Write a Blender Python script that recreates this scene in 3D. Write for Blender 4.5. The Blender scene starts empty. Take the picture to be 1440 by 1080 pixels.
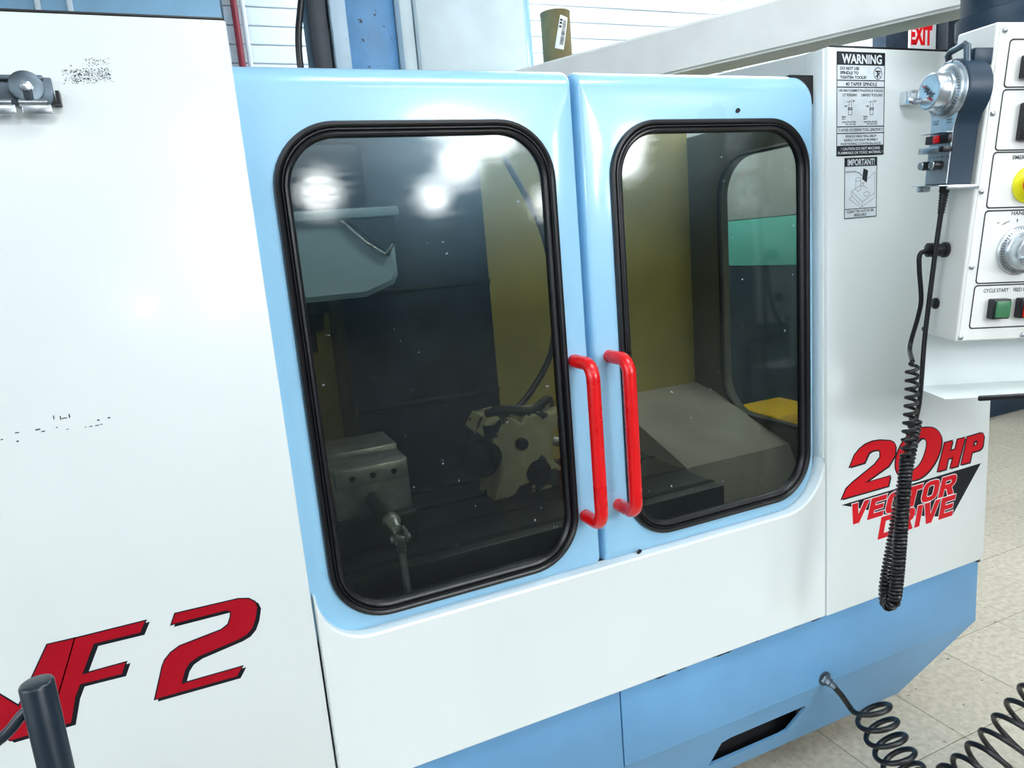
import bpy, bmesh, math, random
from mathutils import Vector, Matrix
from mathutils.geometry import tessellate_polygon
random.seed(7)
S = bpy.context.scene
COL = S.collection
PI = math.pi

# ------------------------------------------------------------------ camera
yaw, pitch, roll = math.radians(22.8), math.radians(10.93), math.radians(-4.82)
fw = Vector((math.sin(yaw)*math.cos(pitch), math.cos(yaw)*math.cos(pitch), -math.sin(pitch)))
rt = Vector((math.cos(yaw), -math.sin(yaw), 0)); up = rt.cross(fw)
r2 = rt*math.cos(roll) + up*math.sin(roll); u2 = -rt*math.sin(roll) + up*math.cos(roll)
cam = bpy.data.cameras.new('camera'); cam.sensor_width = 36; cam.lens = 25.0; cam.clip_start = .05
camo = bpy.data.objects.new('camera', cam); COL.objects.link(camo)
camo.matrix_world = Matrix(((r2.x, u2.x, -fw.x, 0), (r2.y, u2.y, -fw.y, -1.1), (r2.z, u2.z, -fw.z, 1.37), (0, 0, 0, 1)))
S.camera = camo

# ------------------------------------------------------------------ world, lamps, exposure
W = bpy.data.worlds.new('world'); S.world = W; W.use_nodes = True
W.node_tree.nodes['Background'].inputs[0].default_value = (.62, .8, 1, 1)
W.node_tree.nodes['Background'].inputs[1].default_value = .25
LAMP_STRENGTH = 14.8
GLOBE_STRENGTH = 62.0
CEIL = 2.95
LAMPS = [(-4.0, -1.0), (-2.7, -1.3), (1.0, -.9), (3.4, -1.0), (-3.6, -3.4), (-.4, -2.8), (1.5, -2.8), (4.2, -4.4), (2.05, .95), (1.3, 1.75), (3.6, 2.0), (-2, -9)]  # far left pair and those behind the machine front are added fill light
GLOBES = [(1.68, -9.0, 2.3), (1.95, -4.4, 2.5), (2.87, -5.6, 2.5), (3.1, -7.3, 2.42), (3.78, -10.5, 2.3), (6.1, -10.9, 2.1), (6.15, -8.4, 2.5), (4.75, -6.2, 2.5), (-4.6, -1.6, 2.1), (-4.2, -4.0, 2.1)]  # last two are added fill to brighten left-facing faces
S.view_settings.view_transform = 'Standard'; S.view_settings.look = 'None'
S.view_settings.exposure = -0.42; S.view_settings.gamma = 1; S.view_settings.use_curve_mapping = False

# ------------------------------------------------------------------ materials
def new_mat(name):
    m = bpy.data.materials.new(name); m.use_nodes = True
    return m, m.node_tree, m.node_tree.nodes['Principled BSDF']
def N(nt, t, **kw):
    n = nt.nodes.new(t)
    for k, v in kw.items(): setattr(n, k, v)
    return n
def mat(name, col, rough=.5, metal=0., var=.06, scale=8., bump=0., bscale=60., coat=0., spec=.5, wear=None, col2=None, rvar=.08):
    """plain paint / metal with procedural mottling, roughness variation and fine relief"""
    m, nt, b = new_mat(name)
    tc = N(nt, 'ShaderNodeTexCoord'); no = N(nt, 'ShaderNodeTexNoise')
    no.inputs['Scale'].default_value = scale; no.inputs['Detail'].default_value = 6
    nt.links.new(tc.outputs['Object'], no.inputs['Vector'])
    rp = N(nt, 'ShaderNodeValToRGB')
    c2 = col2 or tuple(min(1, c*(1+var)) for c in col)
    c1 = tuple(c*(1-var) for c in col) if not col2 else col
    rp.color_ramp.elements[0].position = .3; rp.color_ramp.elements[0].color = (*c1, 1)
    rp.color_ramp.elements[1].position = .7; rp.color_ramp.elements[1].color = (*c2, 1)
    nt.links.new(no.outputs['Fac'], rp.inputs['Fac'])
    out = rp.outputs['Color']
    if wear:   # (colour, threshold, scale): chips with a shape of their own
        n2 = N(nt, 'ShaderNodeTexNoise'); n2.inputs['Scale'].default_value = wear[2]; n2.inputs['Detail'].default_value = 4
        nt.links.new(tc.outputs['Object'], n2.inputs['Vector'])
        r2_ = N(nt, 'ShaderNodeValToRGB'); r2_.color_ramp.elements[0].position = wear[1]; r2_.color_ramp.elements[1].position = wear[1]+.02
        nt.links.new(n2.outputs['Fac'], r2_.inputs['Fac'])
        mx = N(nt, 'ShaderNodeMixRGB'); mx.inputs[2].default_value = (*wear[0], 1)
        nt.links.new(r2_.outputs['Color'], mx.inputs[0]); nt.links.new(out, mx.inputs[1]); out = mx.outputs[0]
    nt.links.new(out, b.inputs['Base Color'])
    mr = N(nt, 'ShaderNodeMapRange'); mr.inputs['To Min'].default_value = max(.02, rough-rvar); mr.inputs['To Max'].default_value = rough+rvar
    nt.links.new(no.outputs['Fac'], mr.inputs['Value']); nt.links.new(mr.outputs[0], b.inputs['Roughness'])
    b.inputs['Metallic'].default_value = metal; b.inputs['Coat Weight'].default_value = coat; b.inputs['Coat Roughness'].default_value = .12
    b.inputs['Specular IOR Level'].default_value = spec
    if bump:
        nb = N(nt, 'ShaderNodeTexNoise'); nb.inputs['Scale'].default_value = bscale; nb.inputs['Detail'].default_value = 3
        nt.links.new(tc.outputs['Object'], nb.inputs['Vector'])
        bp = N(nt, 'ShaderNodeBump'); bp.inputs['Strength'].default_value = bump; bp.inputs['Distance'].default_value = .002
        nt.links.new(nb.outputs['Fac'], bp.inputs['Height']); nt.links.new(bp.outputs[0], b.inputs['Normal'])
    return m

M = {}
M['white'] = mat('white_machine_paint', (.76, .82, .82), .34, var=.015, scale=3, bump=.06, bscale=220, coat=.2)
M['door'] = mat('light_blue_door_paint', (.32, .62, .86), .3, var=.03, scale=5, bump=.10, bscale=160, coat=.8)
M['base'] = mat('blue_grey_base_paint', (.128, .325, .56), .42, var=.10, scale=4, bump=.05, bscale=120)
M['rubber'] = mat('black_rubber', (.006, .007, .009), .32, var=.3, bump=.1, bscale=300)
M['black'] = mat('black_plastic', (.008, .009, .012), .4, var=.2)
M['dark'] = mat('dark_steel', (.02, .03, .042), .45, .2, var=.3, scale=20)
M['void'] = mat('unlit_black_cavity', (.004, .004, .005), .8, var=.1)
M['red'] = mat('red_handle_paint', (.70, .003, .006), .28, var=.06, scale=20, coat=.3, wear=((.75, .74, .72), .735, 34.))
M['steel'] = mat('bright_steel', (.52, .57, .62), .28, .9, var=.18, scale=30)
M['zinc'] = mat('zinc_plated_steel', (.11, .145, .175), .38, .7, var=.35, scale=26)
M['alu'] = mat('brushed_aluminium', (.62, .68, .72), .3, .85, var=.08, scale=40)
M['decalred'] = mat('red_vinyl', (.60, .004, .012), .4, spec=.25, var=.05, scale=50)
M['decalred2'] = mat('deep_red_vinyl', (.36, .002, .012), .4, spec=.25, var=.05, scale=50)
M['decalblack'] = mat('black_vinyl', (.006, .008, .012), .4, spec=.25, var=.1)
M['decalwhite'] = mat('white_vinyl', (.80, .84, .86), .4, var=.03)
M['print'] = mat('black_print', (.012, .016, .022), .5, var=.1)
M['labelwhite'] = mat('white_label_film', (.76, .83, .88), .3, .0, var=.1, scale=14)
M['yellow'] = mat('yellow_plastic', (.80, .80, .012), .4, var=.05)
M['estop'] = mat('red_mushroom_button', (.62, .02, .05), .3, var=.05)
M['green'] = mat('green_button_lens', (.05, .19, .09), .3, var=.06)
M['redlens'] = mat('red_button_lens', (.8, .004, .008), .3, var=.06)
M['gunmetal'] = mat('gunmetal_blue_paint', (.012, .022, .034), .3, var=.2, scale=20)
M['navy'] = mat('navy_handset_plastic', (.012, .034, .062), .42, var=.12, bump=.1, bscale=400)
M['panelprint'] = mat('cream_panel_overlay', (.83, .85, .82), .42, var=.01)
M['castiron'] = mat('worn_cream_casting', (.62, .58, .36), .5, var=.15, scale=30, bump=.3, bscale=80, wear=((.02, .025, .03), .57, 12.))
M['interior'] = mat('dull_yellow_interior_paint', (.48, .42, .11), .45, var=.2, scale=3)
M['liner'] = mat('dark_interior_liner', (.10, .105, .08), .45, var=.2, scale=4)
M['waycover'] = mat('oily_way_cover_steel', (.036, .056, .085), .35, .5, var=.35, scale=10)
M['head'] = mat('grey_blue_head_paint', (.46, .68, .84), .38, var=.08, scale=4)
M['oily'] = mat('oily_cast_iron', (.022, .027, .030), .34, .25, var=.4, scale=18)
M['visesteel'] = mat('ground_vise_steel', (.45, .47, .46), .32, .7, var=.25, scale=24)
M['pan'] = mat('grey_chip_pan', (.46, .43, .38), .5, var=.15, scale=5)
M['wall'] = mat('white_wall_boards', (.80, .86, .90), .6, var=.03, scale=2)
M['wallblue'] = mat('blue_grey_wall_sheet', (.26, .46, .62), .55, var=.08, scale=6)
M['ceil'] = mat('white_ceiling_paint', (.78, .80, .82), .8, var=.03, scale=2)
M['roomwall'] = mat('grey_shop_wall', (.10, .13, .17), .75, var=.06, scale=1)
M['spotted'] = mat('spotted_blue_column_paint', (.13, .36, .66), .45, var=.12, scale=12, wear=((.02, .03, .04), .68, 40.))
M['spotlight'] = mat('spotted_pale_column_paint', (.50, .68, .82), .42, var=.06, scale=12, wear=((.05, .09, .14), .70, 46.))
M['palecol'] = mat('pale_column_sheet', (.66, .80, .86), .38, var=.07, scale=7, bump=.05)
M['beam'] = mat('white_arm_paint', (.88, .91, .90), .42, var=.05, scale=9, wear=((.10, .14, .18), .735, 30.))
M['cardboard'] = mat('olive_brown_cardboard', (.20, .165, .075), .7, var=.25, scale=9)
M['conduitred'] = mat('red_hose', (.26, .012, .03), .45, var=.1)
M['conduit'] = mat('white_conduit', (.72, .78, .82), .4, var=.05)
M['greencab'] = mat('sea_green_cabinet_paint', (.22, .80, .70), .45, var=.06)
M['yellowbin'] = mat('yellow_bin_plastic', (.78, .46, .0), .4, var=.06)
M['offwhite'] = mat('pale_cabinet_paint', (.80, .80, .80), .5, var=.05)
M['slab'] = mat('grey_vinyl_floor', (.085, .085, .08), .8, var=.2)

def glow(name, col, s):
    m, nt, b = new_mat(name)
    b.inputs['Base Color'].default_value = (*col, 1); b.inputs['Emission Color'].default_value = (*col, 1); b.inputs['Emission Strength'].default_value = s
    return m
M['lamp'] = glow('fluorescent_diffuser', (.92, .97, 1.0), LAMP_STRENGTH)
M['globe'] = glow('glowing_opal_globe', (.93, .97, 1.0), GLOBE_STRENGTH)

# floor tile: pale beige vinyl composition tile with flecks, each tile a little different
def tile_mat():
    m, nt, b = new_mat('flecked_vinyl_tile')
    tc = N(nt, 'ShaderNodeTexCoord'); oi = N(nt, 'ShaderNodeObjectInfo'); ad = N(nt, 'ShaderNodeVectorMath', operation='ADD')
    ml = N(nt, 'ShaderNodeVectorMath', operation='SCALE'); ml.inputs['Scale'].default_value = 1.0
    nt.links.new(oi.outputs['Location'], ml.inputs[0]); nt.links.new(tc.outputs['Object'], ad.inputs[0]); nt.links.new(ml.outputs[0], ad.inputs[1])
    n1 = N(nt, 'ShaderNodeTexNoise'); n1.inputs['Scale'].default_value = 55; n1.inputs['Detail'].default_value = 8
    nt.links.new(ad.outputs[0], n1.inputs['Vector'])
    r = N(nt, 'ShaderNodeValToRGB'); e = r.color_ramp.elements
    e[0].position = .3; e[0].color = (.48, .44, .34, 1); e[1].position = .7; e[1].color = (.66, .62, .51, 1)
    nt.links.new(n1.outputs['Fac'], r.inputs['Fac'])
    v = N(nt, 'ShaderNodeTexNoise'); v.inputs['Scale'].default_value = 75; v.inputs['Detail'].default_value = 2
    mp = N(nt, 'ShaderNodeMapping'); mp.inputs['Scale'].default_value = (.55, 1, 1); mp.inputs['Rotation'].default_value = (0, 0, .6)
    nt.links.new(ad.outputs[0], mp.inputs[0]); nt.links.new(mp.outputs[0], v.inputs['Vector'])
    rd = N(nt, 'ShaderNodeValToRGB'); rd.color_ramp.elements[0].position = .70; rd.color_ramp.elements[1].position = .73
    nt.links.new(v.outputs['Fac'], rd.inputs['Fac'])
    mx = N(nt, 'ShaderNodeMixRGB'); mx.inputs[2].default_value = (.10, .11, .11, 1)
    nt.links.new(rd.outputs['Color'], mx.inputs[0]); nt.links.new(r.outputs['Color'], mx.inputs[1])
    hv = N(nt, 'ShaderNodeHueSaturation'); mr = N(nt, 'ShaderNodeMapRange'); mr.inputs['To Min'].default_value = .93; mr.inputs['To Max'].default_value = 1.05
    nt.links.new(oi.outputs['Random'], mr.inputs['Value']); nt.links.new(mr.outputs[0], hv.inputs['Value']); nt.links.new(mx.outputs[0], hv.inputs['Color'])
    nt.links.new(hv.outputs[0], b.inputs['Base Color']); b.inputs['Roughness'].default_value = .38
    return m
M['tile'] = tile_mat()

# scratched, hazy, tinted polycarbonate
def glass_mat(name, tint, haze, rough, spec):
    m = bpy.data.materials.new(name); m.use_nodes = True; nt = m.node_tree; nt.nodes.clear()
    out = N(nt, 'ShaderNodeOutputMaterial'); tr = N(nt, 'ShaderNodeBsdfTransparent'); tr.inputs[0].default_value = (*tint, 1)
    gl = N(nt, 'ShaderNodeBsdfGlossy', distribution='BECKMANN'); gl.inputs['Color'].default_value = (1, 1, 1, 1)
    df = N(nt, 'ShaderNodeBsdfDiffuse'); df.inputs[0].default_value = (.55, .66, .74, 1)
    tc = N(nt, 'ShaderNodeTexCoord')
    # wiping streaks modulate the gloss
    mp = N(nt, 'ShaderNodeMapping'); mp.inputs['Scale'].default_value = (3, 3, 26); mp.inputs['Rotation'].default_value = (0, .2, 0)
    ns = N(nt, 'ShaderNodeTexNoise'); ns.inputs['Scale'].default_value = 5; ns.inputs['Detail'].default_value = 8
    nt.links.new(tc.outputs['Object'], mp.inputs[0]); nt.links.new(mp.outputs[0], ns.inputs['Vector'])
    mr = N(nt, 'ShaderNodeMapRange'); mr.inputs['From Min'].default_value = .3; mr.inputs['From Max'].default_value = .7; mr.inputs['To Min'].default_value = rough*.75; mr.inputs['To Max'].default_value = rough*1.3
    nt.links.new(ns.outputs['Fac'], mr.inputs['Value']); nt.links.new(mr.outputs[0], gl.inputs['Roughness'])
    fr = N(nt, 'ShaderNodeFresnel'); ge = N(nt, 'ShaderNodeNewGeometry'); im = N(nt, 'ShaderNodeMapRange'); im.inputs['To Min'].default_value = 1.58; im.inputs['To Max'].default_value = 1/1.58
    nt.links.new(ge.outputs['Backfacing'], im.inputs['Value']); nt.links.new(im.outputs[0], fr.inputs['IOR'])
    fm = N(nt, 'ShaderNodeMath', operation='MULTIPLY'); fm.inputs[1].default_value = spec; nt.links.new(fr.outputs[0], fm.inputs[0])
    g2 = N(nt, 'ShaderNodeBsdfGlossy', distribution='BECKMANN'); g2.inputs['Color'].default_value = (.45, .76, 1, 1); g2.inputs['Roughness'].default_value = .25  # blue gloss colour paints a halo round the mirrored lamps
    mg = N(nt, 'ShaderNodeMixShader'); mg.inputs[0].default_value = .42; nt.links.new(gl.outputs[0], mg.inputs[1]); nt.links.new(g2.outputs[0], mg.inputs[2])
    m1 = N(nt, 'ShaderNodeMixShader'); nt.links.new(fm.outputs[0], m1.inputs[0]); nt.links.new(tr.outputs[0], m1.inputs[1]); nt.links.new(mg.outputs[0], m1.inputs[2])
    # dried specks and a thin film of coolant haze
    sp = N(nt, 'ShaderNodeTexNoise'); sp.inputs['Scale'].default_value = 95; sp.inputs['Detail'].default_value = 1
    nt.links.new(tc.outputs['Object'], sp.inputs['Vector'])
    rd = N(nt, 'ShaderNodeMapRange'); rd.inputs['From Min'].default_value = .785; rd.inputs['From Max'].default_value = .83; rd.inputs['To Min'].default_value = haze; rd.inputs['To Max'].default_value = .55
    nt.links.new(sp.outputs['Fac'], rd.inputs['Value'])
    m2 = N(nt, 'ShaderNodeMixShader'); nt.links.new(rd.outputs[0], m2.inputs[0]); nt.links.new(m1.outputs[0], m2.inputs[1]); nt.links.new(df.outputs[0], m2.inputs[2])
    nt.links.new(m2.outputs[0], out.inputs[0])
    return m
M['glass'] = glass_mat('tinted_polycarbonate', (.60, .61, .56), .0004, .09, .9)
M['sideglass'] = glass_mat('clear_side_pane', (.90, .93, .92), .008, .12, .4)

# ------------------------------------------------------------------ mesh helpers
def obj(name, verts, faces, m, parent=None, smooth=False, fm=None):
    me = bpy.data.meshes.new(name); me.from_pydata([tuple(v) for v in verts], [], faces); me.update()
    mats = m if isinstance(m, list) else [m]
    for k in mats: me.materials.append(M[k])
    if fm: me.polygons.foreach_set('material_index', fm)
    o = bpy.data.objects.new(name, me); COL.objects.link(o)
    if smooth:
        bm = bmesh.new(); bm.from_mesh(me)
        for f in bm.faces: f.smooth = True
        for e in bm.edges:
            if len(e.link_faces) == 2 and e.calc_face_angle(0) > math.radians(40): e.smooth = False
        bm.to_mesh(me); bm.free()
    if parent: o.parent = parent
    return o
def offset_poly(poly, d):
    n = len(poly); A = sum(poly[i][0]*poly[(i+1) % n][1]-poly[(i+1) % n][0]*poly[i][1] for i in range(n)); sg = 1 if A > 0 else -1; out = []
    for i in range(n):
        p0, p1, p2 = (Vector(poly[i-1]), Vector(poly[i]), Vector(poly[(i+1) % n]))
        a = (p1-p0).normalized(); b = (p2-p1).normalized(); n1 = Vector((a.y, -a.x))*sg; n2 = Vector((b.y, -b.x))*sg
        m_ = (n1+n2); m_ = m_.normalized() if m_.length > 1e-6 else n1; c = max(.5, m_.dot(n1)); q = p1+m_*d/c; out.append((q.x, q.y))
    return out
class MB:
    def __init__(s): s.v = []; s.f = []; s.m = []
    def add(s, v, f, mi=0):
        k = len(s.v); s.v += [tuple(a) for a in v]; s.f += [tuple(i+k for i in q) for q in f]; s.m += [mi]*len(f); return s
    def bm(s, b, mi=0):
        b.verts.ensure_lookup_table(); b.verts.index_update()
        s.add([v.co[:] for v in b.verts], [[v.index for v in f.verts] for f in b.faces], mi); b.free(); return s
    def box(s, a, b, bev=0., mi=0, M4=None, seg=2):
        bm = bmesh.new(); bmesh.ops.create_cube(bm, size=1)
        c = [(p+q)/2 for p, q in zip(a, b)]; d = [abs(q-p) for p, q in zip(a, b)]
        for v in bm.verts: v.co = Vector((c[0]+v.co.x*d[0], c[1]+v.co.y*d[1], c[2]+v.co.z*d[2]))
        if bev: bmesh.ops.bevel(bm, geom=bm.edges[:], offset=min(bev, .45*min(d)), segments=seg, affect='EDGES', profile=.5)
        if M4 is not None: bmesh.ops.transform(bm, matrix=M4, verts=bm.verts)
        return s.bm(bm, mi)
    def lathe(s, prof, origin, axis, n=28, mi=0, ref=None):
        """prof: (radius, distance along axis)"""
        ax = Vector(axis).normalized(); t = Vector((0, 0, 1)) if abs(ax.z) < .9 else Vector((1, 0, 0))
        e1 = ax.cross(t).normalized(); e2 = ax.cross(e1); o = Vector(origin); v = []; f = []
        for r, h in prof:
            for k in range(n):
                a = 2*PI*k/n; v.append(o+ax*h+(e1*math.cos(a)+e2*math.sin(a))*r)
        for i in range(len(prof)-1):
            for k in range(n): f.append((i*n+k, i*n+(k+1) % n, (i+1)*n+(k+1) % n, (i+1)*n+k))
        f.append(tuple(range(n))[::-1]); f.append(tuple((len(prof)-1)*n+k for k in range(n)))
        return s.add(v, f, mi)
    def tube(s, pts, r, n=10, mi=0, closed=False, cap=True):
        pts = [Vector(p) for p in pts]; L = len(pts); rr = r if isinstance(r, (list, tuple)) else [r]*L
        T = [(pts[min(i+1, L-1)]-pts[max(i-1, 0)]).normalized() for i in range(L)]
        nn = T[0].orthogonal().normalized(); v = []; f = []
        for i in range(L):
            nn = (nn-T[i]*nn.dot(T[i])).normalized(); bb = T[i].cross(nn)
            for k in range(n):
                a = 2*PI*k/n; v.append(pts[i]+(nn*math.cos(a)+bb*math.sin(a))*rr[i])
        for i in range(L-1):
            for k in range(n): f.append((i*n+k, i*n+(k+1) % n, (i+1)*n+(k+1) % n, (i+1)*n+k))
        if cap: f.append(tuple(range(n))[::-1]); f.append(tuple((L-1)*n+k for k in range(n)))
        return s.add(v, f, mi)
    def prism(s, poly, y0, y1, mi=0, plane='xz', bev=0., holes=()):
        """polygon in x,z extruded along y (plane 'xz'); 'yz' extrudes along x; 'xy' along z; front edge (y0) chamfered by bev"""
        def P(a, b, c): return {'xz': (a, c, b), 'yz': (c, a, b), 'xy': (a, b, c)}[plane]
        loops = [list(poly)]+[list(h) for h in holes]
        front = [offset_poly(l, -bev if k == 0 else bev) for k, l in enumerate(loops)] if bev else loops
        tri = tessellate_polygon([[Vector((a, b, 0)) for a, b in l] for l in front])
        sg = 1 if y1 > y0 else -1; rows = [(front, y0)]+([(loops, y0+sg*bev)] if bev else [])+[(loops, y1)]
        bm = bmesh.new(); V = [[[bm.verts.new(P(a, b, y)) for a, b in l] for l in lp] for lp, y in rows]
        fl_ = [v for l in V[0] for v in l]; bl_ = [v for l in V[-1] for v in l]
        for q in tri:
            for L in (fl_, bl_):
                try: bm.faces.new([L[i] for i in q])
                except ValueError: pass
        for r in range(len(rows)-1):
            for a, b in zip(V[r], V[r+1]):
                for k in range(len(a)):
                    k2 = (k+1) % len(a); bm.faces.new((a[k], a[k2], b[k2], b[k]))
        bmesh.ops.recalc_face_normals(bm, faces=bm.faces[:])
        return s.bm(bm, mi)
    def make(s, name, m, parent=None, smooth=True):
        return obj(name, s.v, s.f, m, parent, smooth, s.m if isinstance(m, list) else None)
def root(name, loc=(0, 0, 0), rot=None):
    o = bpy.data.objects.new(name, None); COL.objects.link(o); o.empty_display_size = .05
    o.location = loc
    if rot is not None: o.rotation_euler = rot.to_euler()
    return o
def tag(o, label, cat, group=None):
    o['label'] = label; o['category'] = cat
    if group: o['group'] = group
    return o
def struct(o): o['kind'] = 'structure'; return o
def rrect(x0, x1, z0, z1, r, n=8):
    """rounded rectangle, counter-clockwise, r = radius or (bl, br, tr, tl)"""
    if not isinstance(r, (tuple, list)): r = (r,)*4
    out = []
    for (cx, cz, a0), q in zip(((x0, z0, PI), (x1, z0, 1.5*PI), (x1, z1, 0), (x0, z1, .5*PI)), r):
        sx = 1 if cx == x0 else -1; sz = 1 if cz == z0 else -1
        for k in range(n+1):
            a = a0+.5*PI*k/n; out.append((cx+sx*q+q*math.cos(a), cz+sz*q+q*math.sin(a)))
    return out
def smooth_poly(pts, it=2):
    for _ in range(it):
        q = []
        for i, p in enumerate(pts):
            n = pts[(i+1) % len(pts)]
            q += [(p[0]*.75+n[0]*.25, p[1]*.75+n[1]*.25), (p[0]*.25+n[0]*.75, p[1]*.25+n[1]*.75)]
        pts = q
    return pts
def catmull(pts, n=8):
    pts = [Vector(p) for p in pts]; P = [pts[0]*2-pts[1]]+pts+[pts[-1]*2-pts[-2]]; out = []
    for i in range(1, len(P)-2):
        for k in range(n):
            t = k/n; a, b, c, d = P[i-1:i+3]
            out.append(.5*((2*b)+(c-a)*t+(2*a-5*b+4*c-d)*t*t+(3*b-a-3*c+d)*t**3))
    out.append(pts[-1]); return out
def coil(axis, R, turns, n=18, phase=0., taper=True, hand=1):
    """helix of radius R around a polyline"""
    A = catmull(axis, 10); L = [0]
    for i in range(1, len(A)): L.append(L[-1]+(A[i]-A[i-1]).length)
    tot = L[-1]; out = []; nn = (A[1]-A[0]).orthogonal().normalized(); j = 0; K = int(turns*n)
    for k in range(K+1):
        s = tot*k/K
        while j < len(A)-2 and L[j+1] < s: j += 1
        t = (s-L[j])/max(1e-9, L[j+1]-L[j]); p = A[j].lerp(A[j+1], min(1, t)); T = (A[j+1]-A[j]).normalized()
        nn = (nn-T*nn.dot(T)).normalized(); bb = T.cross(nn); a = phase+hand*2*PI*k/n
        w = min(1, 1.5*k/n, 1.5*(K-k)/n) if taper else 1
        out.append(p+(nn*math.cos(a)+bb*math.sin(a))*R*w)
    return out
_txt = {}
def text_mesh(s, bold=0.):
    key = (s, bold)
    if key in _txt: return _txt[key]
    c = bpy.data.curves.new('txt', 'FONT'); c.body = s; c.size = 1; c.offset = bold; c.resolution_u = 3
    o = bpy.data.objects.new('txt', c); COL.objects.link(o)
    dg = bpy.context.evaluated_depsgraph_get(); me = bpy.data.meshes.new_from_object(o.evaluated_get(dg))
    v = [(p.co.x, p.co.y) for p in me.vertices]; f = [tuple(q.vertices) for q in me.polygons]
    bpy.data.objects.remove(o); bpy.data.curves.remove(c); bpy.data.meshes.remove(me)
    x0 = min(a for a, b in v); x1 = max(a for a, b in v); y0 = min(b for a, b in v); y1 = max(b for a, b in v)
    v = [((a-x0)/(x1-x0), (b-y0)/(y1-y0)) for a, b in v]
    _txt[key] = (v, f); return v, f
def text(mb, s, x0, x1, z0, z1, y, bold=.02, shear=0., mi=0, P=None):
    """lettering fitted to a rectangle; P maps (a, b, y) to a point, default x,z plane facing -y"""
    v, f = text_mesh(s, bold); P = P or (lambda a, b, y: (a, y, b))
    h = z1-z0
    mb.add([P(x0+a*(x1-x0)+shear*b*h, z0+b*h, y) for a, b in v], f, mi)
def rect(mb, x0, x1, z0, z1, y, mi=0, P=None, t=.0003):
    P = P or (lambda a, b, y: (a, y, b))
    v = [P(a, b, c) for c in (y, y+t) for a, b in ((x0, z0), (x1, z0), (x1, z1), (x0, z1))]
    mb.add(v, [(0, 1, 2, 3), (7, 6, 5, 4), (0, 4, 5, 1), (1, 5, 6, 2), (2, 6, 7, 3), (3, 7, 4, 0)], mi)
def frame(mb, x0, x1, z0, z1, w, y, mi=0, P=None):
    rect(mb, x0, x1, z0, z0+w, y, mi, P); rect(mb, x0, x1, z1-w, z1, y, mi, P); rect(mb, x0, x0+w, z0+w, z1-w, y, mi, P); rect(mb, x1-w, x1, z0+w, z1-w, y, mi, P)
def line(mb, pts, w, y, mi=0, P=None, closed=False):
    P = P or (lambda a, b, y: (a, y, b)); n = len(pts)
    for i in range(n if closed else n-1):
        a, b = pts[i], pts[(i+1) % n]; dx, dz = b[0]-a[0], b[1]-a[1]; L = math.hypot(dx, dz) or 1; nx, nz = -dz/L*w/2, dx/L*w/2; ex, ez = dx/L*w/2, dz/L*w/2
        mb.add([P(*q, y) for q in ((a[0]-nx-ex, a[1]-nz-ez), (b[0]-nx+ex, b[1]-nz+ez), (b[0]+nx+ex, b[1]+nz+ez), (a[0]+nx-ex, a[1]+nz-ez))], [(0, 1, 2, 3)], mi)
def ring_pts(cx, cz, r, n=28): return [(cx+r*math.cos(2*PI*k/n), cz+r*math.sin(2*PI*k/n)) for k in range(n)]
def screw(parent, p, axis, r=.004, h=.003, m='steel', name='screw'):
    return MB().lathe([(r, 0), (r, h*.4), (r*.75, h*.85), (r*.35, h), (.0001, h)], p, axis, 14).make(name, m, parent)

# ================================================================== the room
RX0, RX1, RY0, RY1 = -6., 14., -26., 2.4
fl = struct(MB().box((RX0, RY0, -.10), (RX1, RY1, -.003)).make('floor', 'slab', smooth=False))
T = .305
tm = MB().box((-T/2+.0008, -T/2+.0008, -.0028), (T/2-.0008, T/2-.0008, 0), .0012, seg=1).make('floor_tile', 'tile', fl, False)
first = True
for i in range(-12, 10):
    for j in range(-3, 7):
        x = 2.28+T*(i+.5); y = .297+T*(j-.5)
        if x > 5.3 or y > 2.25: continue
        o = tm if first else tm.copy()
        if not first: COL.objects.link(o)
        first = False; o.parent = fl; o.location = (x, y, random.uniform(-.0003, .0003))
struct(MB().box((RX0, RY0, CEIL), (RX1, RY1, CEIL+.1)).make('ceiling', 'ceil', smooth=False))
wb = struct(MB().box((RX0, RY1, 0), (RX1, RY1+.1, CEIL)).make('wall_back', 'wall', smooth=False))
struct(MB().box((RX0, RY0-.1, 0), (RX1, RY0, CEIL)).make('wall_front', 'roomwall', smooth=False))
struct(MB().box((RX0-.1, RY0, 0), (RX0, RY1, CEIL)).make('wall_left', 'wall', smooth=False))
struct(MB().box((RX1, RY0, 0), (RX1+.1, RY1, CEIL)).make('wall_right', 'roomwall', smooth=False))
BH = .0775
sb = None
for k in range(38):
    z = .004+BH*k
    if z+BH > CEIL: break
    if sb is None: sb = MB().box((.27, -.016, 0), (6.2, 0, BH-.004), .003, seg=1).make('siding_board', 'wall', wb, False); o = sb
    else: o = sb.copy(); COL.objects.link(o); o.parent = wb
    o.location = (0, RY1, z)
MB().box((-3.2, RY1-.03, 0), (.262, RY1, CEIL-.02), .004).make('wall_sheet', 'wallblue', wb)
for x in (-.42, -.31): MB().box((x, RY1-.045, 0), (x+.02, RY1-.03, CEIL-.03), .003).make('sheet_batten', 'conduit', wb)

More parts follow.
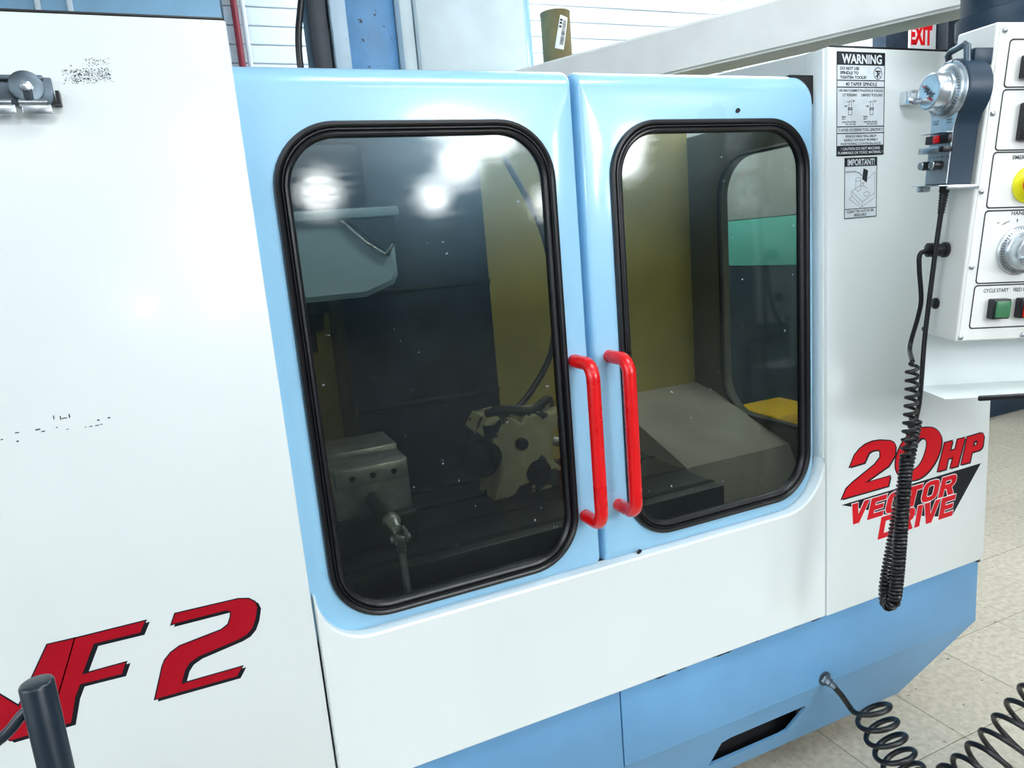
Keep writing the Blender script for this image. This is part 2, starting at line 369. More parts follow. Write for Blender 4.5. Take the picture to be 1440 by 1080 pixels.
# ceiling lamps
for k, (x, y) in enumerate(LAMPS):
    L = tag(root('ceiling_lamp', (x, y, CEIL)), 'flat rectangular fluorescent lamp with white metal rim mounted on the shop ceiling', 'lamp', 'fluorescent lamps on the shop ceiling')
    if k == 0:
        a = MB()
        for q in (((-.62, -.32, -.05), (.62, -.295, 0)), ((-.62, .295, -.05), (.62, .32, 0)), ((-.62, -.295, -.05), (-.595, .295, 0)), ((.595, -.295, -.05), (.62, .295, 0))): a.box(*q, .003)
        lf = a.make('rim', 'offwhite', L); ld = MB().box((-.594, -.294, -.04), (.594, .294, -.01)).make('diffuser', 'lamp', L, False)
    else:
        for s_ in (lf, ld): c = s_.copy(); COL.objects.link(c); c.parent = L

# hanging globe lamps: most further back in the shop, the left pair added fill
for k, (x, y, z) in enumerate(GLOBES):
    L = tag(root('globe_lamp', (x, y, CEIL)), 'white glowing globe lamp hanging on a rod from the shop ceiling', 'lamp', 'globe lamps hanging in the shop')
    MB().lathe([(.012, z-CEIL+.2), (.012, -.02), (.05, -.018), (.05, 0)], (0, 0, 0), (0, 0, 1), 16).make('rod', 'offwhite', L)
    if k == 0: g2 = MB().lathe([(.23*math.sin(PI*i/14)+.0004, -.23*math.cos(PI*i/14)) for i in range(15)], (0, 0, 0), (0, 0, 1), 24).make('globe', 'globe', L); c = g2
    else: c = g2.copy(); COL.objects.link(c); c.parent = L
    c.location = (0, 0, z-CEIL)

# ================================================================== the milling machine
mc = tag(root('milling_machine', (.4, .6, 0)), 'large white enclosed CNC milling machine with two light blue windowed doors', 'machine')
mc.location = (0, 0, 0)
XL, XR = -1.0, 1.727
ZT = 1.70; ZB = .487
# --- flat front panels
MB().box((XL, 0, ZB), (.087, .035, 1.703), .0035).make('front_panel', 'white', mc)
MB().box((XL, .002, 1.7035), (.085, .04, 1.7065), .001).make('panel_top_seal', 'black', mc)
MB().box((1.187, 0, ZB+.001), (XR, .035, ZT), .004).make('front_panel', 'white', mc)
MB().box((1.1805, .006, .862), (1.1865, .05, ZT-.002), .0028).make('panel_edge_return', 'white', mc)
MB().box((1.2, .003, ZT+.0005), (XR, .09, ZT+.004), .001).make('panel_top_seal', 'black', mc)
# --- apron below the doors, with rounded inner corners
cut = []
ap = [(.0905, ZB+.002), (1.1855, ZB+.002), (1.1855, .850)]
ap += [(1.1795, .858)]
def arc(cx, cz, r, a0, a1, n=12): return [(cx+r*math.cos(a0+(a1-a0)*k/n), cz+r*math.sin(a0+(a1-a0)*k/n)) for k in range(n+1)]
ap += arc(1.1785-.105, .7595+.105, .105, 0, -PI/2)
ap += arc(.0945+.085, .7595+.085, .085, -PI/2, -PI)
ap += [(.0905, .852)]
MB().prism(ap, 0, .03, bev=.0035).make('apron_panel', 'white', mc)
# --- base: upright band, inward sloping skirt with slot, left and right halves with a seam
def skirt(name, x0, x1, cutr, slot):
    a = MB(); a.box((x0, .013, .309), (x1, .05, ZB-.004), .003)
    # sloping sheet
    y0, z0, y1, z1 = .0135, .3095, .122, .082
    def P(x, t): return Vector((x, y0+(y1-y0)*t, z0+(z1-z0)*t))
    nrm = Vector((0, -(z0-z1), -(y1-y0))).normalized()   # outward (down-front)
    poly = [(x0, 0), (x1, 0), (x1-cutr, 1), (x0, 1)]
    holes = [slot] if slot else []
    tri = tessellate_polygon([[Vector((u, v, 0)) for u, v in l] for l in [poly]+holes])
    bm = bmesh.new(); L0 = [[bm.verts.new(P(*q)) for q in l] for l in [poly]+holes]; L1 = [[bm.verts.new(P(*q)-nrm*.006) for q in l] for l in [poly]+holes]
    for LL in (L0, L1):
        fl_ = [v for l in LL for v in l]
        for q in tri: bm.faces.new([fl_[i] for i in q])
    for p_, q_ in zip(L0, L1):
        for k in range(len(p_)): bm.faces.new((p_[k], p_[(k+1) % len(p_)], q_[(k+1) % len(p_)], q_[k]))
    bmesh.ops.recalc_face_normals(bm, faces=bm.faces[:]); a.bm(bm)
    return a.make(name, 'base', mc)
slot = [(.915, .72), (1.128, .72), (1.150, .70), (1.176, .36), (1.168, .31), (.944, .31), (.922, .34)]
skirt('base_skirt', XL, .6445, 0, None)
skirt('base_skirt', .6465, XR, .145, slot)
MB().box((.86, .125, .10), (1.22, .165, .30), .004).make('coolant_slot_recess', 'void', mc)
MB().box((XL+.05, .17, .10), (1.55, 1.3, .48), .01).make('machine_bed', 'dark', mc)
for x in (-.85, .35, 1.40):
    for y in (.3, 1.15): MB().lathe([(.05, 0), (.05, .02), (.022, .03), (.022, .11)], (x, y, .0), (0, 0, 1), 20).make('levelling_foot', 'dark', mc)
# --- side, rear and interior sheets
MB().box((XL, .036, ZB), (XL+.03, 1.12, ZT), .003).make('side_panel', ['white'], mc)
YW = rrect(.30, .935, .72, 1.60, .13, 10)
MB().prism([(.036, ZB), (1.12, ZB), (1.12, ZT), (.036, ZT)], 1.69, XR-.001, plane='yz', holes=[YW[::-1]]).make('side_panel', 'liner', mc)
gk = MB()
def gasket(mb, loop_fn, prof, P):
    loops = [[P(a, b, y) for a, b in loop_fn(d)] for d, y in prof]; n = len(loops[0]); v = [p for l in loops for p in l]; f = []
    for i in range(len(loops)-1):
        for k in range(n): f.append((i*n+k, i*n+(k+1) % n, (i+1)*n+(k+1) % n, (i+1)*n+k))
    mb.add(v, f)
gp = [(-.010, .002), (-.009, -.004), (-.003, -.007), (.003, -.005), (.004, .004)]
gasket(gk, lambda d: rrect(.30+d, .935-d, .72+d, 1.60-d, .13-d, 10), gp, lambda a, b, y: (1.69+y, a, b))
gk.make('side_window_gasket', 'rubber', mc)
MB().prism(rrect(.302, .933, .722, 1.598, .128, 10), 1.705, 1.709, plane='yz').make('side_window_pane', 'sideglass', mc)
MB().box((XL+.03, 1.10, ZB), (1.69, 1.12, 1.78), .003).make('rear_panel', 'interior', mc)
MB().box((XL+.03, .05, .49), (1.689, 1.099, .52), .003).make('chip_pan_floor', 'pan', mc)
a = MB(); a.prism([(.06, .53), (.30, .53), (.30, .56), (.06, .74)], .75, 1.685, plane='yz'); a.make('chip_pan_slope', 'oily', mc)
a = MB(); a.prism([(.55, .53), (1.098, .53), (1.098, .80), (.98, .78), (.62, .66)], 1.28, 1.688, plane='yz'); a.make('chip_pan_slope', 'pan', mc)
# door header rail, track, gusset above the right panel edge
MB().box((XL+.04, .065, 1.585), (1.68, .105, 1.635), .003).make('door_track', 'dark', mc)
MB().box((.09, .05, .745), (1.178, .11, .765), .003).make('door_sill', 'dark', mc)
MB().prism([(.036, 1.655), (.62, 1.655), (.62, 1.752), (.036, 1.697)], 1.181, 1.186, plane='yz').make('top_gusset', 'white', mc)
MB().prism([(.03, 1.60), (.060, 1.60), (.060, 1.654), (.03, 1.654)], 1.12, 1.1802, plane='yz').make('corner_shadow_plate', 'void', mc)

# --- doors
def door(name, x0, x1, rad, ins, depth, hx0, hx1, hz0, hz1, z0=.752, z1=1.654):
    """pressed door skin: flat face round the window hole, edges rolling back"""
    n = 10; Y = .015
    hole = rrect(hx0+.010, hx1-.010, hz0+.010, hz1-.010, .085, n)
    outl = rrect(x0, x1, z0, z1, rad, n)
    inl = rrect(x0+ins[0], x1-ins[1], z0+ins[2], z1-ins[3], tuple(max(.002, r-max(ins)*.6) for r in rad), n)
    hole_b = hole
    rows = [[(a, Y+.012, b) for a, b in hole_b], [(a, Y, b) for a, b in hole]]
    # intermediate ring keeps shading flat near the hole
    rows.append([(a, Y, b) for a, b in inl])
    K = 7
    for k in range(1, K+1):
        t = PI/2*k/K
        rows.append([(p[0]+(q[0]-p[0])*math.sin(t), Y+depth*(1-math.cos(t)), p[1]+(q[1]-p[1])*math.sin(t)) for p, q in zip(inl, outl)])
    rows.append([(a, Y+depth+.012, b) for a, b in outl])
    m_ = len(hole); v = [p for r_ in rows for p in r_]; f = []
    for i in range(len(rows)-1):
        for k in range(m_): f.append((i*m_+k, (i+1)*m_+k, (i+1)*m_+(k+1) % m_, i*m_+(k+1) % m_))
    d = obj(name, v, [q[::-1] for q in f], 'door', mc, True)
    # rubber lock-strip gasket
    g = MB(); y = Y
    prof = [(0, y+.001), (.0002, y-.004), (.002, y-.0075), (.006, y-.0085), (.0092, y-.006), (.0102, y-.0035), (.0112, y-.0062), (.0132, y-.0066), (.0145, y-.0035), (.0156, y-.006), (.019, y-.0078), (.0225, y-.005), (.0238, y-.001), (.0238, y+.008), (.010, y+.013)]
    gasket(g, lambda q: rrect(hx0+q, hx1-q, hz0+q, hz1-q, .098-q*.95, 12), prof, lambda a, b, c: (a, c, b))
    g.make('window_gasket', 'rubber', d)
    MB().prism(rrect(hx0+.014, hx1-.014, hz0+.014, hz1-.014, .08, 12), y+.002, y+.006).make('window_pane', 'glass', d)
    return d
D1 = door('door', .03, .6265, (.08, .012, .012, .04), (.006, .010, .03, .034), .032, .1195, .579, .780, 1.5735)
D2 = door('door', .6330, 1.1795, (.012, .105, .05, .012), (.010, .030, .03, .034), .032, .6875, 1.150, .7875, 1.5705)
def handle(d, x, z0, z1):
    Y = .015; so = -.047; rb = .026
    p = [(x-.002, Y+.002, z1), (x-.002, so+rb, z1)]
    for k in range(1, 9):
        t = PI/2*k/8; p.append((x, so+rb-rb*math.sin(t), z1-rb+rb*math.cos(t)))
    for k in range(1, 6): p.append((x, so, z1-rb-(z1-z0-2*rb)*k/6))
    for k in range(0, 9):
        t = PI/2*k/8; p.append((x, so+rb-rb*math.cos(t), z0+rb-rb*math.sin(t)))
    p.append((x, Y+.002, z0))
    MB().tube(p, .0122, 20).make('handle', 'red', d)
handle(D1, .5945, .8655, 1.160); handle(D2, .6675, .871, 1.1585)
# small black chip on each door skin above the windows
for d, x, z in ((D2, .975, 1.585), (D2, .708, .764)):
    MB().prism(smooth_poly([(x-.006, z-.004), (x+.001, z-.005), (x+.007, z), (x+.003, z+.005), (x-.004, z+.003)], 1), .0142, .0152).make('paint_chip', 'decalblack', d)

# --- decals on the left panel
LV = [(-.42, .8814), (-.3725, .8818), (-.3150, .8038), (-.2672, .8822), (-.2353, .8815), (-.2750, .7901), (-.291, .7582), (-.3331, .7581)]
LF = [(-.2336, .8813), (-.1454, .8813), (-.154, .866), (-.2132, .867), (-.2347, .8256), (-.1796, .8262), (-.1871, .8105), (-.2396, .8120), (-.2485, .7948), (-.2602, .7582), (-.2871, .7580), (-.2738, .7888)]
L2 = [(-.105, .8808), (-.018, .8792), (-.0035, .8755), (.0045, .8680), (.0069, .859), (.0018, .8406), (-.0050, .8270), (-.0140, .8190), (-.0254, .815), (-.0850, .805), (-.0980, .799), (-.1055, .790), (-.1144, .7689), (-.0287, .769), (-.0377, .7560), (-.1516, .7572), (-.1340, .805), (-.1290, .814), (-.1200, .8225), (-.1066, .829), (-.0480, .8370), (-.0370, .8430), (-.0320, .8540), (-.0304, .8621), (-.0360, .8664), (-.112, .8664)]
dec = MB()
for p in (LV, LF, L2):
    dec.prism(offset_poly(p, .0018), -.0004, -.0001)
    dec.prism([(a+.0040, b-.0042) for a, b in offset_poly(p, .0012)], -.0003, -.0001)
md = dec.make('model_decal', 'decalblack', mc, False)
dec = MB()
for p in (LV, LF, L2): dec.prism(p, -.0008, -.0005)
dec.make('red_lettering', 'decalred2', md, False)
# --- horsepower decal on the right panel
n2 = [(1.2544, .8303), (1.2682, .8544), (1.283, .8655), (1.3002, .8726), (1.3230, .8755), (1.3461, .8737), (1.3797, .8659), (1.3918, .8590), (1.3958, .8494), (1.3943, .8296), (1.3744, .8084), (1.2984, .7832), (1.3805, .7819), (1.3743, .7604), (1.2309, .7608), (1.2434, .7812), (1.2625, .7918), (1.3307, .8198), (1.3483, .8337), (1.348, .8476), (1.341, .8530), (1.33, .8546), (1.3190, .8545), (1.3103, .851), (1.2976, .8314)]
n0 = smooth_poly([(1.4973, .8774), (1.5298, .8685), (1.5510, .846), (1.5498, .8175), (1.5334, .7866), (1.5018, .7617), (1.4662, .7536), (1.4252, .7634), (1.4003, .7875), (1.3961, .8137), (1.4066, .8431), (1.4333, .8692), (1.4619, .8787)])
n0i = smooth_poly([(1.491, .8536), (1.5021, .8419), (1.498, .8195), (1.4827, .7916), (1.4582, .7791), (1.4463, .790), (1.4489, .8187), (1.463, .8441), (1.4783, .8556)])
nH = [(1.5623, .8269), (1.589, .8268), (1.5812, .8033), (1.6007, .8033), (1.6078, .8264), (1.6334, .8262), (1.6113, .7600), (1.5857, .7602), (1.5948, .7859), (1.5754, .7857), (1.5692, .7605), (1.5412, .7607)]
nP = [(1.6432, .8262), (1.6896, .8272), (1.7000, .8245), (1.7040, .8180), (1.7017, .7962), (1.6985, .7895), (1.6900, .7852), (1.6611, .7848), (1.6548, .7606), (1.6249, .7610)]
nPi = [(1.6673, .8117), (1.6785, .8119), (1.6815, .8090), (1.6805, .8020), (1.6771, .7990), (1.6632, .7985)]
tri = [(1.2297, .7460), (1.6985, .7490), (1.6018, .6369), (1.34, .6369), (1.352, .690), (1.285, .690), (1.3059, .720)]
a = MB()
for p, hs in ((n2, ()), (n0, (n0i,)), (nH, ()), (nP, (nPi,))):
    h2 = [offset_poly(h, -.0022) for h in hs]
    a.prism(offset_poly(p, .0026), -.0004, -.0001, holes=h2); a.prism([(x+.0045, z-.0035) for x, z in offset_poly(p, .001)], -.0003, -.0001, holes=[[(x+.0045, z-.0035) for x, z in h] for h in h2])
a.prism([(1.2297, .7460), (1.6985, .7490), (1.6018, .6370), (1.545, .645), (1.36, .694), (1.296, .722)], -.0003, -.0001)
hd = a.make('horsepower_decal', 'decalblack', mc, False)
GL = {'V': (1, [(0, 1), (.33, 1), (.5, .42), (.69, 1), (1, 1), (.66, 0), (.32, 0)], None),
      'E': (.9, [(0, 0), (.9, 0), (.9, .24), (.31, .24), (.31, .39), (.82, .39), (.82, .61), (.31, .61), (.31, .76), (.9, .76), (.9, 1), (0, 1)], None),
      'C': (1, [(1, .64), (.97, .85), (.8, 1), (.3, 1), (.1, .93), (0, .75), (0, .25), (.1, .07), (.3, 0), (.8, 0), (.97, .15), (1, .38), (.71, .38), (.66, .24), (.38, .23), (.31, .3), (.31, .7), (.38, .77), (.66, .77), (.71, .64)], None),
      'T': (.95, [(0, 1), (0, .76), (.32, .76), (.32, 0), (.64, 0), (.64, .76), (.95, .76), (.95, 1)], None),
      'O': (1, [(.3, 0), (.7, 0), (.9, .07), (1, .25), (1, .75), (.9, .93), (.7, 1), (.3, 1), (.1, .93), (0, .75), (0, .25), (.1, .07)], [(.38, .23), (.62, .23), (.69, .3), (.69, .7), (.62, .77), (.38, .77), (.31, .7), (.31, .3)]),
      'R': (1, [(0, 0), (.31, 0), (.31, .36), (.43, .36), (.63, 0), (1, 0), (.76, .40), (.92, .5), (.98, .65), (.96, .85), (.86, .96), (.7, 1), (0, 1)], [(.31, .58), (.6, .58), (.67, .64), (.67, .72), (.6, .77), (.31, .77)]),
      'D': (1, [(0, 0), (.65, 0), (.88, .1), (1, .32), (1, .68), (.88, .9), (.65, 1), (0, 1)], [(.31, .23), (.58, .23), (.7, .35), (.7, .65), (.58, .77), (.31, .77)]),
      'I': (.31, [(0, 0), (.31, 0), (.31, 1), (0, 1)], None)}
def blocktext(mb, word, x0, x1, z0, z1, shear, grow, ya, yb):
    gap = .10; tot = sum(GL[c][0] for c in word)+gap*(len(word)-1); k = (x1-x0)/tot; x = 0; h = z1-z0
    for c in word:
        w, o_, hl = GL[c]
        f = lambda l: [(x0+(x+u)*k+shear*v*h, z0+v*h) for u, v in l]
        mb.prism(offset_poly(f(o_), grow) if grow else f(o_), ya, yb, holes=[offset_poly(f(hl), -grow) if grow else f(hl)] if hl else ())
        x += w+gap
WORDS = (('VECTOR', 1.247, 1.600, .692, .741, .3), ('DRIVE', 1.343, 1.598, .6355, .6885, .22))
a = MB()
for w in WORDS: blocktext(a, *w, .0018, -.0008, -.0005)
a.make('white_outline', 'decalwhite', hd, False)
a = MB()
for p, hs in ((n2, ()), (n0, (n0i,)), (nH, ()), (nP, (nPi,))): a.prism(p, -.0012, -.0009, holes=hs)
for w in WORDS: blocktext(a, *w, 0, -.0012, -.0009)
a.make('red_lettering', 'decalred', hd, False)

# --- warning label and filter label
wl = MB().box((1.2098, -.0006, 1.4932), (1.3430, -.0001, 1.6915)).make('warning_label', 'labelwhite', mc, False)
a = MB(); y = -.0010
x0, x1, zt, zb = 1.2098, 1.3430, 1.6915, 1.4932; Hh = zt-zb
def zz(f): return zt-Hh*f          # fraction down the label
rect(a, x0, x1, zz(.125), zz(0), y); frame(a, x0, x1, zb, zt, .0016, y)
for f in (.27, .335, .715, .78, .905): rect(a, x0, x1, zz(f)-.0009, zz(f)+.0009, y)
rect(a, x0, x1, zb, zz(.905), y)
for i, s in enumerate(('DO NOT USE', 'SPINDLE TO', 'TIGHTEN TOOLS!!')): text(a, s, x0+.009, x0+.009+(.052, .050, .072)[i], zz(.172+.042*i), zz(.142+.042*i), y, .03)
line(a, ring_pts(x1-.020, zz(.2), .0115), .0012, y, closed=True); line(a, [(x1-.028, zz(.2)+.008), (x1-.012, zz(.2)-.008)], .0012, y); line(a, [(x1-.026, zz(.2)+.004), (x1-.013, zz(.2)+.004)], .002, y); line(a, [(x1-.020, zz(.2)+.004), (x1-.021, zz(.2)-.008)], .003, y); line(a, [(x1-.026, zz(.2)-.006), (x1-.014, zz(.2)+.001)], .002, y)
text(a, '40 TAPER SPINDLE', x0+.024, x1-.022, zz(.322), zz(.288), y, .015)
text(a, 'USE ONLY CORRECT PULLSTUDS & TOOLING', x0+.006, x1-.005, zz(.378), zz(.355), y, .015)
text(a, 'CT TOOLING', x0+.016, x0+.055, zz(.422), zz(.397), y, .012); text(a, 'DIN/ISO TOOLING', x0+.068, x1-.006, zz(.422), zz(.397), y, .012)
for cx in (x0+.037, x0+.097):
    line(a, [(cx-.003, zz(.47)), (cx+.003, zz(.47)), (cx+.003, zz(.5)), (cx+.0045, zz(.53)), (cx+.0045, zz(.6)), (cx-.0045, zz(.6)), (cx-.0045, zz(.53)), (cx-.003, zz(.5))], .0008, y, closed=True)
    line(a, [(cx-.0058, zz(.535)), (cx+.0058, zz(.535))], .0014, y); line(a, [(cx-.0058, zz(.55)), (cx+.0058, zz(.55))], .0014, y)
    line(a, [(cx-.009, zz(.475)), (cx-.003, zz(.475))], .0007, y); line(a, [(cx+.004, zz(.455)), (cx+.009, zz(.485))], .0007, y)
    text(a, '1.00', cx-.0165, cx-.0085, zz(.525), zz(.508), y, .02); text(a, '45', cx+.008, cx+.0125, zz(.474), zz(.457), y, .02)
    text(a, 'THREAD', cx-.024, cx-.012, zz(.628), zz(.612), y, .02); text(a, '5/8-11', cx-.023, cx-.013, zz(.648), zz(.634), y, .02)
    text(a, 'HAAS P/N 20-7594', cx-.022, cx+.016, zz(.678), zz(.662), y, .02); text(a, 'TSC 20-7556', cx-.014, cx+.016, zz(.699), zz(.684), y, .02)
text(a, '!! AVOID EXCESSIVE TOOL LENGTHS !!', x0+.006, x1-.005, zz(.762), zz(.733), y, .015)
for i, s in enumerate(('SPINDLE HEAD WILL DROP', 'RAPIDLY WITHOUT PROPERLY', 'FUNCTIONING COUNTER BALANCES')): text(a, s, x0+(.025, .021, .012)[i], x1-(.022, .018, .009)[i], zz(.822+.037*i), zz(.798+.037*i), y, .015)
a.make('black_print', 'print', wl, False)
a = MB(); text(a, 'WARNING', x0+.013, x1-.010, zz(.112), zz(.022), y-.0006, .03); a.make('white_lettering', 'labelwhite', wl, False); a = MB()
text(a, '! CAUTION DO NOT MACHINE', x0+.012, x1-.012, zz(.945), zz(.918), y-.0006, .01); text(a, 'FLAMMABLE OR TOXIC MATERIAL !', x0+.004, x1-.004, zz(.985), zz(.958), y-.0006, .01)
a.make('white_lettering', 'labelwhite', wl, False)
x0, x1, zt, zb = 1.2322, 1.3246, 1.4892, 1.3684; Hh = zt-zb
il = MB().box((x0, -.0006, zb), (x1, -.0001, zt)).make('filter_label', 'labelwhite', mc, False)
a = MB(); frame(a, x0, x1, zb, zt, .0014, y); rect(a, x0, x1, zz(.145), zz(0), y); rect(a, x0, x1, zz(.845)-.0007, zz(.845)+.0007, y)
text(a, 'CLEAN THE GATE FILTER', x0+.008, x1-.008, zz(.91), zz(.865), y, .02); text(a, 'REGULARLY', x0+.028, x1-.028, zz(.972), zz(.927), y, .02)
text(a, 'GATE FILTER', x0+.003, x0+.032, zz(.245), zz(.215), y, .02)
def q(u, v): return (x0+(x1-x0)*u, zz(v))
for pts in ([(.22, .55), (.55, .74), (.93, .60), (.93, .50)], [(.22, .55), (.22, .62), (.55, .82), (.55, .74)], [(.55, .82), (.93, .68), (.93, .60)], [(.22, .62), (.15, .68), (.52, .84)], [(.22, .55), (.60, .42), (.93, .25), (.93, .5)],
            [(.34, .36), (.34, .53), (.42, .56), (.50, .53), (.50, .36)], [(.50, .42), (.58, .42), (.58, .48), (.50, .48)], [(.58, .46), (.68, .52)]): line(a, [q(*p) for p in pts], .0006, y)
line(a, [q(.42+.08*math.cos(t*.4), .36+.03*math.sin(t*.4)) for t in range(17)], .0006, y); line(a, [q(.68+.09*math.cos(t*.4), .61+.035*math.sin(t*.4)) for t in range(17)], .0006, y)
line(a, [q(.36, .235), q(.46, .26), q(.53, .30)], .0014, y)
v = [q(.58, .18), q(.72, .22), q(.68, .42), q(.54, .36)]; a.add([(p[0], y, p[1]) for p in v], [(0, 1, 2, 3)])
a.make('black_print', 'print', il, False)
a = MB(); text(a, 'IMPORTANT!', x0+.008, x1-.008, zz(.13), zz(.025), y-.0006, .02); a.make('white_lettering', 'labelwhite', il, False)

# --- worn sticker residue and ink marks on the left panel
a = MB(); random.seed(3)
sx0, sx1, sz0, sz1 = -.118, -.062, 1.617, 1.6475
for k in range(900):
    u, v_ = random.random(), random.random()
    if v_ > .78 and u < .45: continue
    if .62 < v_ < .70: continue
    if random.random() > (.9 if .1 < v_ < .6 and .15 < u < .95 else .35): continue
    cx, cz = sx0+(sx1-sx0)*u, sz0+(sz1-sz0)*v_+.004*u; r = random.uniform(.0002, .0007)
    pts = [(cx+r*random.uniform(.6, 2.2)*math.cos(t*PI/2.5+.4), cz+r*random.uniform(.5, 1.1)*math.sin(t*PI/2.5+.4)) for t in range(5)]
    a.add([(p[0], -.0003, p[1]) for p in pts], [(0, 1, 2, 3, 4)])
a.make('sticker_residue', 'waycover', mc, False)['kind'] = 'stuff'
a = MB()
for px, pz, w, h in ((-.2660, 1.1775, .003, .0015), (-.2480, 1.1835, .005, .0015), (-.2495, 1.1720, .003, .002), (-.2245, 1.1835, .006, .002), (-.219, 1.180, .005, .0015), (-.2040, 1.1965, .0012, .006), (-.1965, 1.1945, .0014, .006), (-.192, 1.1935, .006, .0015), (-.186, 1.1955, .0015, .006), (-.2030, 1.1825, .002, .0015), (-.191, 1.178, .003, .001), (-.170, 1.177, .002, .001), (-.1635, 1.177, .004, .0012), (-.156, 1.177, .005, .0012), (-.151, 1.1775, .0025, .0012), (-.1535, 1.184, .003, .002), (-.1405, 1.185, .0035, .002)):
    a.prism([(px-w/2, pz-h/2), (px+w/2, pz-h/3), (px+w*.4, pz+h/2), (px-w*.45, pz+h/2.4)], -.0004, -.0001)
a.make('ink_mark', 'dark', mc, False)['kind'] = 'stuff'
# chipped dark edge along the base seam
a = MB(); random.seed(11)
for k in range(46):
    x = random.uniform(.70, 1.72); w = random.uniform(.002, .02); h = random.uniform(.001, .0035)
    a.prism([(x-w, ZB-.004), (x+w, ZB-.004), (x+w*.6, ZB-.004-h), (x-w*.3, ZB-.004-h*1.3)], .0122, .0128)
a.make('chipped_paint', 'decalblack', mc, False)['kind'] = 'stuff'
MB().box((1.713, .006, ZB-.009), (1.724, .02, ZB+.004), .002).make('corner_clip', 'dark', mc)
# bracket on the right panel beside the handset
a = MB(); a.box((1.388, -.014, 1.589), (1.400, 0, 1.617), .003); a.box((1.392, -.024, 1.592), (1.448, -.014, 1.614), .002); a.box((1.392, -.028, 1.612), (1.448, -.012, 1.6165), .002)
br = a.make('handset_bracket', 'alu', mc); screw(br, (1.412, -.024, 1.603), (0, -1, 0), .003, .002)
# air fitting at the fold of the base
a = MB(); a.lathe([(.0145, 0), (.0145, .006), (.0105, .007), (.0105, .016), (.0075, .018), (.0075, .03)], (1.193, .0128, .3235), (.25, -1, -.45), 6); a.lathe([(.017, -.004), (.017, .003)], (1.193, .0128, .3235), (0, -1, 0), 24); a.make('air_fitting', 'zinc', mc)

# --- column, head and table
MB().box((.34, .84, .50), (.775, 1.09, 1.78), .01).make('column_way_cover', 'waycover', mc)
for z in (.95, 1.27): MB().box((.345, .826, z), (.77, .84, z+.014), .003).make('way_cover_lip', 'oily', mc)
hp = [(.02, 1.305), (.06, 1.288), (.33, 1.288), (.395, 1.31), (.405, 1.33), (.405, 1.46), (.39, 1.47), (.02, 1.47)]
MB().prism(hp, .45, .82, bev=.012).make('spindle_head', 'head', mc)
MB().box((.0, .43, 1.455), (.415, .84, 1.475), .004).make('head_top_flange', 'head', mc)
MB().box((.03, .50, 1.475), (.37, .84, 1.62), .02).make('head_cover', 'waycover', mc)
MB().prism([(.30, 1.454), (.405, 1.454), (.402, 1.40), (.385, 1.372), (.35, 1.405)], .436, .449, bev=.003).make('head_recess', 'waycover', mc)
MB().tube([(.29, .44, 1.452), (.335, .437, 1.405), (.375, .436, 1.375), (.395, .438, 1.395)], .005, 10).make('coolant_pipe', 'steel', mc)
MB().lathe([(.05, 0), (.05, -.03), (.035, -.035), (.03, -.07), (.012, -.075), (.01, -.12)], (.215, .56, 1.29), (0, 0, 1), 24).make('spindle_nose', 'oily', mc)
tp = MB().box((-.35, .135, .735), (1.02, .56, .80), .004).make('work_table', 'oily', mc)
for y in (.165, .275, .40, .515): MB().box((-.348, y, .8005), (1.018, y+.016, .8015)).make('table_slot', 'void', tp, False)
MB().box((-.2, .17, .60), (.85, .53, .735), .01).make('table_saddle', 'oily', mc)
MB().box((-.95, .12, .66), (1.6, .132, .745), .003).make('front_apron_lip', 'oily', mc)
# hose hanging in the cabinet
MB().tube(catmull([(.86, .86, 1.62), (.90, .74, 1.42), (.905, .70, 1.25), (.885, .69, 1.08), (.80, .67, .97), (.70, .60, .93), (.66, .52, .95)]), .009, 12).make('coolant_hose', 'rubber', mc)

# --- upright structure standing above the enclosure
MB().box((XL+.05, 1.13, 0), (1.60, 1.60, 1.70), .01).make('rear_cabinet', 'head', mc)
MB().box((.413, 1.20, 1.70), (.470, 1.30, 2.80), .004).make('dark_mast', 'dark', mc)
a = MB(); a.box((.478, 1.185, 1.70), (.525, 1.30, 2.80), .003); a.make('pale_mast', 'spotlight', mc)
MB().box((.529, 1.24, 1.70), (.690, 1.33, 2.80), .004).make('spotted_mast_panel', 'spotted', mc)
MB().box((.692, 1.19, 1.70), (.735, 1.33, 2.80), .008).make('column_edge_channel', 'palecol', mc)
MB().box((.738, 1.17, 1.70), (1.112, 1.50, 2.80), .012).make('column_sheet', 'palecol', mc)
MB().box((1.1135, 1.19, 1.70), (1.142, 1.5, 2.80), .006).make('column_edge_channel', 'door', mc)
MB().tube(catmull([(.428, 1.195, 2.30), (.405, 1.18, 2.16), (.375, 1.18, 2.02), (.372, 1.19, 1.90), (.39, 1.21, 1.71)]), .010, 10).make('mast_hose', 'rubber', mc)

# ================================================================== pendant arm
d = Vector((.485, -.875, 0)).normalized(); nrm = Vector((.875, .485, 0)).normalized()
A0 = Vector((1.467, .292, 1.80)); t0, t1 = -.93, .33
arm = tag(root('pendant_arm', (1.0, 1.3, 1.70)), 'white square steel arm reaching over the machine to the control pendant', 'arm')
inv = Vector((1.0, 1.3, 1.70))
a = MB(); bm = bmesh.new(); bmesh.ops.create_cube(bm, size=1)
R3 = Matrix(((d.x, nrm.x, 0), (d.y, nrm.y, 0), (0, 0, 1)))
for v_ in bm.verts:
    v_.co = A0-inv+d*(t0+(t1-t0)*(v_.co.x+.5))+nrm*.12*(v_.co.y+.5)+Vector((0, 0, .12*(v_.co.z+.5)))
bmesh.ops.bevel(bm, geom=bm.edges[:], offset=.007, segments=3, affect='EDGES'); bmesh.ops.recalc_face_normals(bm, faces=bm.faces[:]); a.bm(bm)
a.make('beam', 'beam', arm)
end = A0+d*t0+nrm*.06-inv
